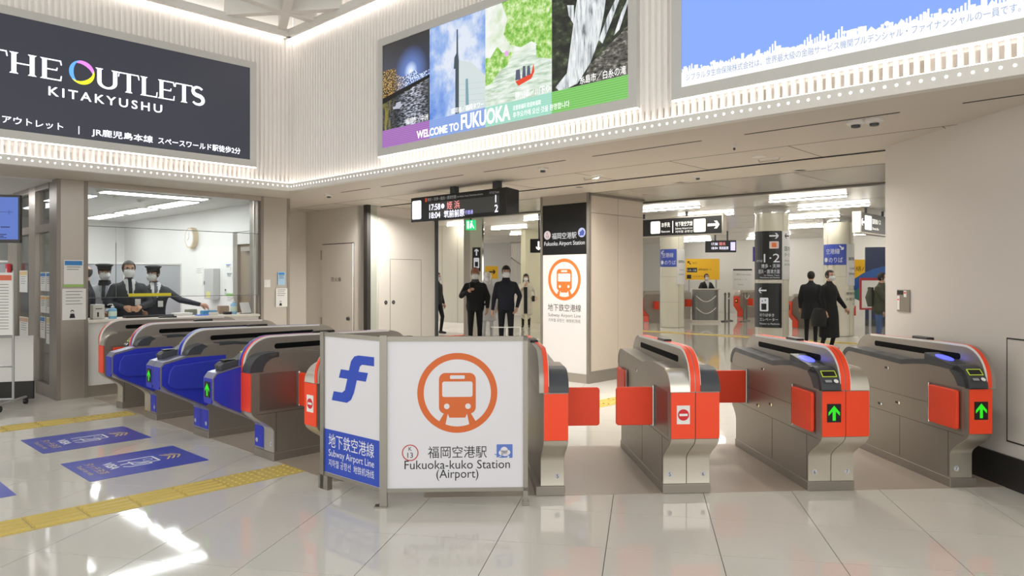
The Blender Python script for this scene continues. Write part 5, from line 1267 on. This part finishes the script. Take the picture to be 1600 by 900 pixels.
for z in (.9, .5): MB().tube([(.1 + .65 * k / 10, -.03, z - .2 * math.sin(PI * k / 10)) for k in range(11)], .014, 6).build('chain', WHITE, t, True)
for k in range(4):
    t = thing('stanchion_post', ('first', 'second', 'third', 'fourth')[k] + ' grey barrier post counted from the staff counter', 'barrier post', (7.28 + [0, .26, .60, .86][k], 24.8 + [0, .45, -.1, .4][k], 0), 0, 'barrier posts')
    MB().lathe([(.14, 0), (.14, .03), (.03, .05), (.03, .92), (.04, .93), (.04, .97), (.01, 1.0)], n=14).build('post', M('stanchion_grey', '#77736c', .45, .4, var=.04), t, True); box('chain_hook', -.05, .05, -.01, .01, .90, .92, STEEL, t)
    if k in (0, 2): MB().tube([(.03 + .24 * q / 6, .24 * q / 6 if k == 0 else .25 * q / 6, .9 - .12 * math.sin(PI * q / 6)) for q in range(7)], .012, 6).build('chain', WHITE, t, True)
t = thing('barrier_rail', 'low white tube barrier rail behind the emblem board', 'rail', (-.37, 12.9, 0), 0)
MB().tube([(0, 0, .02), (0, 0, .62), (.52, 0, .62), (.52, 0, .02)], .013, 8).build('hoop', WHITE, t, True); MB().tube([(.28, 0, .02), (.28, 0, .62)], .01, 8).build('upright', WHITE, t, True)
for x in (0, .28, .52): MB().cyl((x, 0, 0), .05, .02, n=14).build('foot', CHAR, t)
# stair railing seen down the corridor
t = thing('stair_railing', 'tall barred stair railing rising beyond the corridor', 'railing', (.0, 29.0, 0), 0)
for k in range(16): MB().tube([(.06 * k, 0, 1.1), (.06 * k, 0, 2.9)], .012, 5).build('baluster', STEEL, t)
MB().tube([(-.05, -.03, 2.3), (1.1, -.03, 1.5)], .03, 8).build('handrail', STEEL, t, True); MB().tube([(-.05, 0, 1.1), (1.0, 0, 1.1)], .03, 8).build('bottom_rail', STEEL, t, True); box('stair_wall', -.1, 1.1, .02, .15, 0, 1.1, WALLW, t); MB().tube([(-.05, 0, 2.9), (1.0, 0, 2.9)], .03, 8).build('top_rail', STEEL, t, True)
# ------------------------------------------------------------------ people
def ellipsoid(c, r, n=14, m=9):
    b = MB(); vs = [(c[0], c[1], c[2] - r[2])]
    for i in range(1, m):
        a = -PI / 2 + PI * i / m
        for k in range(n): vs.append((c[0] + r[0] * math.cos(a) * math.cos(2 * PI * k / n), c[1] + r[1] * math.cos(a) * math.sin(2 * PI * k / n), c[2] + r[2] * math.sin(a)))
    vs.append((c[0], c[1], c[2] + r[2])); T = len(vs) - 1
    fs = [(0, 1 + (k + 1) % n, 1 + k) for k in range(n)] + [(T, T - n + k, T - n + (k + 1) % n) for k in range(n)]
    for i in range(m - 2):
        for k in range(n): a = 1 + i * n; fs.append((a + k, a + (k + 1) % n, a + n + (k + 1) % n, a + n + k))
    b.add(vs, fs); return b
def capsule(p, q, r0, r1, n=12):
    p, q = Vector(p), Vector(q); d = (q - p).normalized(); up = Vector((0, 0, 1)) if abs(d.z) < .9 else Vector((1, 0, 0))
    a = d.cross(up).normalized(); e = d.cross(a).normalized(); rings = []
    for k in range(5): t_ = PI / 2 * (1 - k / 4); rings.append((p - d * r0 * math.sin(t_), r0 * math.cos(t_)))
    for k in range(5): t_ = PI / 2 * k / 4; rings.append((q + d * r1 * math.sin(t_), r1 * math.cos(t_)))
    b = MB(); vs = []
    for c, r in rings:
        r = max(r, 1e-4)
        vs += [tuple(c + a * r * math.cos(2 * PI * k / n) + e * r * math.sin(2 * PI * k / n)) for k in range(n)]
    m = len(rings); fs = [(i * n + k, i * n + (k + 1) % n, (i + 1) * n + (k + 1) % n, (i + 1) * n + k) for i in range(m - 1) for k in range(n)]
    fs += [tuple(range(n))[::-1], tuple(range((m - 1) * n, m * n))]
    b.add(vs, fs); return b
def loft(rings, n=20):       # rings: (cx, cy, z, rx, ry)
    b = MB(); vs = []
    for (cx, cy, z, rx, ry) in rings: vs += [(cx + rx * math.cos(2 * PI * k / n), cy + ry * math.sin(2 * PI * k / n), z) for k in range(n)]
    m = len(rings); fs = [(i * n + k, i * n + (k + 1) % n, (i + 1) * n + (k + 1) % n, (i + 1) * n + k) for i in range(m - 1) for k in range(n)]
    fs += [tuple(range(n))[::-1], tuple(range((m - 1) * n, m * n))]
    b.add(vs, fs); return b
def merge(dst, src, mi=0):
    n = len(dst.v); dst.v += src.v; dst.f += [tuple(i + n for i in f) for f in src.f]; dst.mi += [mi] * len(src.f)
SKIN = M('skin', '#d2a58a', .55, var=.05, scale=20); HAIR = M('hair_black', '#1c1816', .55, var=.15, scale=60); MASK = M('mask_white', '#e6e6e6', .8, var=.03)
EYE = M('eye_dark', '#1a1412', .3, var=.05)
def cloth(name, col): return M('cloth_' + name, col, .85, var=.12, scale=14, bump=.15)
def hand_mesh(wr, dirv, palm_n, side, s, curl=.5):
    """palm and five fingers; wr wrist, dirv pointing to the fingers, palm_n palm normal"""
    d = Vector(dirv).normalized(); nrm = Vector(palm_n); nrm = (nrm - d * nrm.dot(d)).normalized(); w_ = d.cross(nrm).normalized() * side
    out = MB(); P = Vector(wr)
    merge(out, capsule(P, P + d * .075 * s, .024 * s, .032 * s, 8)); merge(out, capsule(P + d * .05 * s + w_ * .015 * s, P + d * .085 * s + w_ * .025 * s, .022 * s, .016 * s, 8)); merge(out, capsule(P + d * .05 * s - w_ * .015 * s, P + d * .085 * s - w_ * .025 * s, .022 * s, .016 * s, 8))
    for k, ln in ((-1.5, .062), (-.5, .074), (.5, .078), (1.5, .068)):
        a = P + d * .088 * s + w_ * (k * .0175 * s); m_ = a + (d * (1 - curl * .3) + nrm * curl * .6).normalized() * ln * .5 * s; e_ = m_ + (d * (1 - curl) + nrm * curl * 1.2).normalized() * ln * .5 * s
        merge(out, capsule(a, m_, .0095 * s, .009 * s, 6)); merge(out, capsule(m_, e_, .009 * s, .0075 * s, 6))
    a = P + d * .03 * s + w_ * .026 * s; m_ = a + (d * .7 + w_ * .6 + nrm * .3).normalized() * .04 * s; e_ = m_ + (d * .9 + nrm * .4).normalized() * .032 * s
    merge(out, capsule(a, m_, .012 * s, .0105 * s, 6)); merge(out, capsule(m_, e_, .0105 * s, .008 * s, 6))
    return out
def person(label, loc, rz, h=1.70, J=None, top='#20222a', bot='#17181b', shoe='#141414', hem=.80, coat=None, collar=None, bulk=1.0, shirt=None, tie=None, vest=None,
           head_yaw=0, head_pitch=0, hair='short', hat=None, mask=True, glasses=False, hands=(1, 1), group='people', extra=None, hand_curl=.5, skinm=None, voxel=.016):
    s = h / 1.70
    t = thing('person', label, 'person', loc, rz, group)
    j = dict(hipL=(.085, 0, .90), hipR=(-.085, 0, .90), knL=(.095, -.015, .49), knR=(-.095, -.015, .49), anL=(.10, .015, .085), anR=(-.10, .015, .085),
             shL=(.172, .01, 1.345), shR=(-.172, .01, 1.345), elL=(.235, .03, 1.11), elR=(-.235, .03, 1.11), wrL=(.245, -.05, .87), wrR=(-.245, -.05, .87),
             lean=(0, 0), neck=(0, .0, 1.46), head=(0, -.02, 1.59))
    if J: j.update(J)
    B = bulk
    parts = []; regs = []          # closed primitives and their region capsules
    def cap(p, q, r0, r1, reg): parts.append(capsule(p, q, r0, r1)); regs.append((np.array(p), np.array(q), r0, r1, reg))
    lx, ly = j['lean']             # shift of the shoulders
    def L_(z): k = min(1, max(0, (z - .9) / .5)); return (lx * k, ly * k)
    rings = []
    for z, rx, ry in ((.84, .155, .115), (.93, .165, .118), (1.02, .155, .108), (1.12, .158, .112), (1.24, .178, .122), (1.32, .176, .112), (1.375, .145, .092), (1.42, .095, .075), (1.455, .065, .062), (1.48, .055, .056)):
        o_ = L_(z); rings.append((o_[0], o_[1], z, rx * (B if z < 1.43 else 1), ry * (B if z < 1.43 else 1)))
    parts.append(loft(rings)); regs.append((np.array((0, 0, .92)), np.array((lx, ly, 1.36)), .13, .15, 'top'))
    if coat is not None:           # skirt of a coat
        parts.append(loft([(0, 0, coat, .20 * B, .16 * B), (0, 0, .75, .185 * B, .145 * B), (0, 0, .95, .168 * B, .122 * B)])); regs.append((np.array((0, 0, coat)), np.array((0, 0, .95)), .17, .15, 'top'))
    for sd in 'LR':
        cap(j['hip' + sd], j['kn' + sd], .085, .058, 'bot'); cap(j['kn' + sd], j['an' + sd], .056, .042, 'bot')
        a = Vector(j['an' + sd]); cap(tuple(a + Vector((0, .03, -.035))), tuple(a + Vector((.01 if sd == 'L' else -.01, -.15, -.048))), .042, .034, 'shoe')
        cap(j['sh' + sd], j['el' + sd], .058 * B, .048 * B, 'top'); cap(j['el' + sd], j['wr' + sd], .048 * B, .034 * B, 'top')
        cap((lx, ly, 1.385), j['sh' + sd], .05, .056 * B, 'top')
    nk, hd = Vector(j['neck']), Vector(j['head'])
    cap(tuple(nk + Vector((0, .01, -.02))), tuple(hd + Vector((0, .02, -.06))), .052, .05, 'skin')
    HM = Matrix.Translation(hd) @ Matrix.Rotation(R(head_yaw), 4, 'Z') @ Matrix.Rotation(R(head_pitch), 4, 'X')
    def hm(p): return tuple(HM @ Vector(p))
    def hpart(b): b.v = [hm(p) for p in b.v]; return b
    parts.append(hpart(ellipsoid((0, .005, .03), (.076, .096, .092)))); parts.append(hpart(ellipsoid((0, -.025, -.045), (.058, .068, .066))))
    parts.append(hpart(capsule((0, -.088, .02), (0, -.108, -.018), .010, .015, 8)))
    for q in (-1, 1): parts.append(hpart(ellipsoid((q * .077, .012, .0), (.012, .02, .03), 8, 6)))
    regs.append((np.array(hm((0, 0, -.05))), np.array(hm((0, 0, .05))), .09, .09, 'skin'))
    src = MB()
    for p in parts: merge(src, p)
    me0 = src.mesh('body', SKIN); tmp = bpy.data.objects.new('tmp', me0); COL.objects.link(tmp)
    rm = tmp.modifiers.new('r', 'REMESH'); rm.mode = 'VOXEL'; rm.voxel_size = voxel; rm.use_smooth_shade = True
    sm = tmp.modifiers.new('s', 'SMOOTH'); sm.factor = .5; sm.iterations = 3
    dg = bpy.context.evaluated_depsgraph_get(); dg.update()
    me1 = bpy.data.meshes.new_from_object(tmp.evaluated_get(dg)); bpy.data.objects.remove(tmp); bpy.data.meshes.remove(me0)
    nv = len(me1.vertices); co = np.empty(nv * 3); me1.vertices.foreach_get('co', co); co = co.reshape(-1, 3)
    vsl = [tuple(p) for p in co]; fsl = [tuple(p.vertices) for p in me1.polygons]; bpy.data.meshes.remove(me1)
    fc = np.array([co[list(f)].mean(0) for f in fsl])
    D = np.full((len(regs), len(fc)), 9.0)
    for i, (p, q, r0, r1, g) in enumerate(regs):
        d = q - p; tt = np.clip(((fc - p) @ d) / max(d @ d, 1e-9), 0, 1); D[i] = np.linalg.norm(fc - (p + tt[:, None] * d), axis=1) - (r0 + (r1 - r0) * tt)
    names = np.array([g[4] for g in regs])[D.argmin(0)]
    names = np.where((names == 'bot') & (fc[:, 2] > hem), 'top', names); names = np.where((names == 'top') & (fc[:, 2] < hem - .02) & (np.abs(fc[:, 0]) < .15) & (coat is None), 'bot', names) if hem > .7 else names
    mats = [SKIN if skinm is None else skinm, cloth('top' + top[1:], top), cloth('bot' + bot[1:], bot), M('shoe' + shoe[1:], shoe, .4, var=.1)]
    idx = {'skin': 0, 'top': 1, 'bot': 2, 'shoe': 3}; mi = [idx[x] for x in names]
    ox = np.array([L_(z)[0] for z in fc[:, 2]])
    if shirt or vest:
        k_s = len(mats); mats.append(cloth('shirt' + (shirt or '#dddddd')[1:], shirt or '#dddddd')); k_t = len(mats); mats.append(cloth('tie' + (tie or '#33363f')[1:], tie or '#33363f'))
        for i in range(len(fc)):
            if mi[i] in (1, 0) and fc[i, 1] < -.01 + ly and 1.14 < fc[i, 2] < 1.47:
                xx = abs(fc[i, 0] - ox[i]); z = fc[i, 2]
                if xx < (z - 1.14) * .24 + .004: mi[i] = k_t if (xx < .018 + max(0, 1.42 - z) * .05 and tie) else k_s
    body = MB(); body.v = vsl; body.f = fsl; body.mi = mi
    for sd, q, on in (('R', -1, hands[0]), ('L', 1, hands[1])):
        if not on: continue
        wr, el = Vector(j['wr' + sd]), Vector(j['el' + sd]); d = (wr - el).normalized()
        merge(body, hand_mesh(wr + d * .012, d, j.get('palm' + sd, (-q, .2, 0)), -q if j.get('flip' + sd) else q, 1.0, hand_curl), 0)
    k_e = len(mats); mats.append(EYE)
    for q in (-1, 1): merge(body, hpart(ellipsoid((q * .032, -.083, .016), (.013, .008, .007), 8, 6)), k_e); merge(body, hpart(ellipsoid((q * .033, -.086, .036), (.018, .006, .004), 8, 6)), k_e)
    if not mask: merge(body, hpart(ellipsoid((0, -.088, -.058), (.022, .008, .006), 8, 6)), len(mats)); mats.append(M('lip', '#a8625a', .5, var=.05))
    body.v = [(p[0] * s, p[1] * s, p[2] * s) for p in body.v]
    ob = body.build('body', mats, t, True)
    def child(b, name, mat, smooth=True): b.v = [(p[0] * s, p[1] * s, p[2] * s) for p in b.v]; return b.build(name, mat, t, smooth)
    def shell(r, c, keep, thick=0.0):
        b = ellipsoid(c, r, 28, 18); vs = b.v; f2 = [f for f in b.f if keep(*np.mean([vs[i] for i in f], axis=0))]
        used = sorted({i for f in f2 for i in f}); mp = {i: k for k, i in enumerate(used)}; o = MB(); o.add([vs[i] for i in used], [tuple(mp[i] for i in f) for f in f2]); return hpart(o)
    if hair == 'short': child(shell((.086, .107, .104), (0, .008, .032), lambda x, y, z: (y > -.035 and z > -.035) or z > .088 or (y > .02 and z > -.07)), 'hair', HAIR)
    if hair == 'fringe': child(shell((.092, .112, .110), (0, .006, .034), lambda x, y, z: (y > -.045 and z > -.045) or z > .048 or (y > .02 and z > -.075)), 'hair', HAIR)
    if hair == 'long':
        child(shell((.092, .112, .108), (0, .006, .032), lambda x, y, z: (y > -.05 and z > -.06) or z > .058), 'hair', HAIR)
        child(hpart(loft([(0, .05, -.24, .10, .045), (0, .045, -.12, .105, .065), (0, .03, 0, .095, .085), (0, .02, .06, .08, .08)], 18)), 'hair_length', HAIR)
    if hair == 'bald': child(shell((.083, .103, .10), (0, .008, .03), lambda x, y, z: y > -.02 and -.05 < z < .06), 'hair', M('hair_grey', '#4a4643', .6, var=.15, scale=60))
    if mask:
        child(shell((.072, .088, .072), (0, -.032, -.04), lambda x, y, z: y < -.04 and -.10 < z < .012), 'mask', MASK)
        for q in (-1, 1): child(hpart(MB().tube([(q * .06, -.07, -.01), (q * .078, -.02, .005), (q * .083, .01, .012)], .002, 5)), 'mask_loop', MASK)
    if glasses:
        g = MB()
        for q in (-1, 1): g.tube([(q * .034 + .024 * math.cos(a * PI / 6), -.101, .014 + .017 * math.sin(a * PI / 6)) for a in range(13)], .002, 5); g.tube([(q * .058, -.098, .016), (q * .08, 0, .012)], .002, 5)
        g.tube([(-.01, -.102, .017), (.01, -.102, .017)], .002, 5); child(hpart(g), 'glasses_frame', BLACK)
    if hat == 'cap':               # peaked uniform cap
        hc = cloth('cap', '#3b3d42')
        child(hpart(MB().lathe([(.089, .0), (.091, .035), (.118, .060), (.116, .072), (.06, .085), (.001, .086)], (0, .0, .05), 28)), 'cap_crown', hc)
        child(hpart(MB().lathe([(.0925, .003), (.0935, .033)], (0, 0, .05), 28)), 'cap_band', M('cap_band', '#1a1b1e', .5, var=.1))
        child(hpart(MB().add([( .075 * math.cos(a), -.09 * math.sin(a) - .0, .048) for a in [PI * k / 12 for k in range(13)]] + [(.082 * math.cos(a), -.145 * math.sin(a) - .0, .030) for a in [PI * k / 12 for k in range(13)]], [(k, k + 1, 14 + k, 13 + k) for k in range(12)])), 'cap_peak', M('cap_peak', '#0f0f10', .25, var=.05))
    if hat == 'knit': child(shell((.092, .114, .115), (0, .006, .035), lambda x, y, z: z > .038 or (y > 0 and z > -.01)), 'knit_hat', cloth('hat', '#9a6a58'))
    if collar:
        c_ = cloth('collar' + collar[1:], collar); ax, ay = L_(1.44)
        child(loft([(ax, ay, 1.405, .10, .092), (ax, ay, 1.445, .082, .080), (ax, ay - .004, 1.485, .075, .076)], 22), 'collar', c_)
    if extra: extra(t, child, j)
    return t
def badge(t, child, j): child(MB().box(.055, .125, -.150, -.142, 1.10, 1.19), 'name_badge', PAPER, False)
def hand_on(z): return z
SUIT = '#3a3d43'
# office staff (local frame: -y looks out to the hall, to -v)
def at(u, v): return HW(u, v)
DA = dict(elR=(-.27, -.02, 1.12), elL=(.27, -.02, 1.12), wrR=(-.16, -.19, 1.08), wrL=(.16, -.19, 1.08))
person('grey-suited man with grey mask and no cap leaning on the office counter', at(3.71, 10.98), R(38), 1.72, dict(DA, lean=(0, -.03), wrR=(-.10, -.20, 1.08), wrL=(.12, -.20, 1.08)), SUIT, '#2c2e33', shirt='#d9dadd', tie='#2f323b', hair='short', glasses=True, head_yaw=0, bulk=1.1, group='office staff', extra=badge, mask=True, hem=.74)
person('uniformed man in a peaked cap reaching an arm along the office counter', at(4.13, 11.22), R(30), 1.66, dict(DA, lean=(.03, -.02), elL=(.36, -.10, 1.20), wrL=(.62, -.24, 1.13), wrR=(-.2, -.15, 1.06)), SUIT, '#2c2e33', shirt='#d9dadd', tie='#5b5f68', hat='cap', hair='short', head_yaw=-35, bulk=1.05, group='office staff', extra=badge, hem=.74)
person('man in light grey work jacket and peaked cap with clasped hands', at(3.55, 11.45), R(20), 1.68, dict(wrR=(-.03, -.22, 1.03), wrL=(.05, -.23, 1.03), elR=(-.25, -.03, 1.14), elL=(.25, -.03, 1.14)), '#b3b6bb', '#34363b', shirt='#9a9da3', tie='#3c3f46', collar='#2b2d33', hat='cap', hair='short', head_yaw=15, bulk=1.05, group='office staff', hem=.74)
person('dark-suited man with bare head half behind the corner post', at(3.17, 11.0), R(-62), 1.66, dict(), '#2b2c30', '#26272a', shirt='#d9dadd', hair='bald', mask=False, head_yaw=-10, bulk=1.05, group='office staff', hem=.74)
# people in the corridor
person('young man in a dark navy jacket and white mask walking towards the gates', (-.12, 14.7, 0), R(4), 1.72, dict(wrR=(-.27, -.04, .85), elL=(.28, .03, 1.12), wrL=(.21, -.12, .90), knL=(.09, -.08, .49), anR=(-.09, .08, .09)), '#1b1e29', '#131417', hair='fringe', collar='#191b24', bulk=1.06, hem=.80, hand_curl=.6)
person('man in a padded black jacket and brown knit hat holding a phone', (-.76, 15.0, 0), R(6), 1.68, dict(elR=(-.29, -.02, 1.14), wrR=(-.16, -.20, 1.24), palmR=(.6, -.3, 0), elL=(.27, .02, 1.12), wrL=(.25, -.08, .90), knR=(-.10, -.06, .49), anL=(.10, .08, .09)), '#191a1d', '#141518', hat='knit', hair='short', collar='#4a4a4c', bulk=1.18, hem=.78,
       extra=lambda t, child, j: child(MB().box(-.135, -.12, -.31, -.24, 1.28, 1.40), 'phone', BLACK, False))
person('person in pale clothes mostly hidden between the two dark-jacketed men', (-.58, 17.4, 0), R(10), 1.60, dict(), '#c9cacb', '#c2c4c6', hair='none', hat=None, mask=True, collar='#d9d9d8', bulk=1.2, coat=.5, hem=.4,
       extra=lambda t, child, j: child(ellipsoid((0, 0, 1.63), (.10, .125, .12)), 'hood', cloth('hood', '#dedcd6')))
person('woman in a long cream coat over a black dress with long hair', (.42, 21.8, 0), R(-5), 1.60, dict(elR=(-.26, -.04, 1.14), wrR=(-.05, -.20, 1.33), palmR=(0, .5, .5), elL=(.30, .0, 1.14), wrL=(.33, -.16, 1.0)), '#d3cdbd', '#17171a', hair='long', collar='#d6d0c2', coat=.42, bulk=1.15, hem=.38,
       extra=lambda t, child, j: (child(MB().box(-.055, .055, -.205, -.165, .46, 1.30), 'dress_front', cloth('dress', '#1a1a1d'), False), child(MB().box(.20, .28, -.08, .08, .84, 1.02), 'handbag', BLACK, False)))
person('person with a red jacket and dark backpack at the corridor edge', (-1.98, 19.2, 0), R(60), 1.62, dict(knL=(.09, -.12, .50), anL=(.09, -.06, .10), knR=(-.09, .05, .49), anR=(-.09, .2, .12)), '#2a2a2d', '#17181b', hair='short', bulk=1.1, hem=.78,
       extra=lambda t, child, j: child(loft([(-.12, .02, .98, .09, .12), (-.14, .02, 1.15, .10, .13), (-.12, .02, 1.36, .07, .1)], 16), 'red_vest', cloth('red', '#a04034')))
# people crossing the concourse
person('figure in a long black coat with white mask crossing before the concourse columns', (6.55, 15.0, 0), R(35), 1.64, dict(elL=(.30, -.02, 1.12), wrL=(.34, -.16, .92), knL=(.09, -.1, .49), anR=(-.09, .12, .1)), '#161617', '#131314', hair='short', head_yaw=-10, coat=.28, bulk=1.2, hem=.26,
       extra=lambda t, child, j: child(loft([(-.28, .06, .52, .09, .16), (-.29, .06, .70, .11, .19), (-.27, .06, .90, .07, .13)], 18), 'shoulder_bag', M('bag_black', '#121213', .6, var=.1)))
person('dark-coated figure walking behind the long black coat', (6.75, 16.4, 0), R(150), 1.63, dict(), '#1b1d22', '#17181b', hair='short', mask=False, bulk=1.15, coat=.6, hem=.55)
person('figure in an olive jacket and jeans at the beige wall edge', (7.72, 15.3, 0), R(60), 1.60, dict(elR=(-.24, -.12, 1.15), wrR=(-.18, -.28, 1.05), lean=(0, -.05), head=(0, -.08, 1.58), neck=(0, -.05, 1.45)), '#4b4d40', '#4a628c', hair='short', mask=True, bulk=1.2, hem=.78,
       extra=lambda t, child, j: child(loft([(0, .16, .95, .13, .06), (0, .18, 1.15, .15, .09), (0, .15, 1.38, .11, .05)], 18), 'backpack', cloth('pack', '#5a5c50')))
person('attendant in dark vest with pale sleeves behind the far staff counter', (6.78, 25.35, 0), R(12), 1.62, dict(elR=(-.30, -.08, 1.20), wrR=(-.18, -.22, 1.12), elL=(.26, -.08, 1.15), wrL=(.16, -.22, 1.12)), '#202226', '#202226', hair='short', shirt='#cfcfd0', bulk=1.15, hem=.74, voxel=.02)
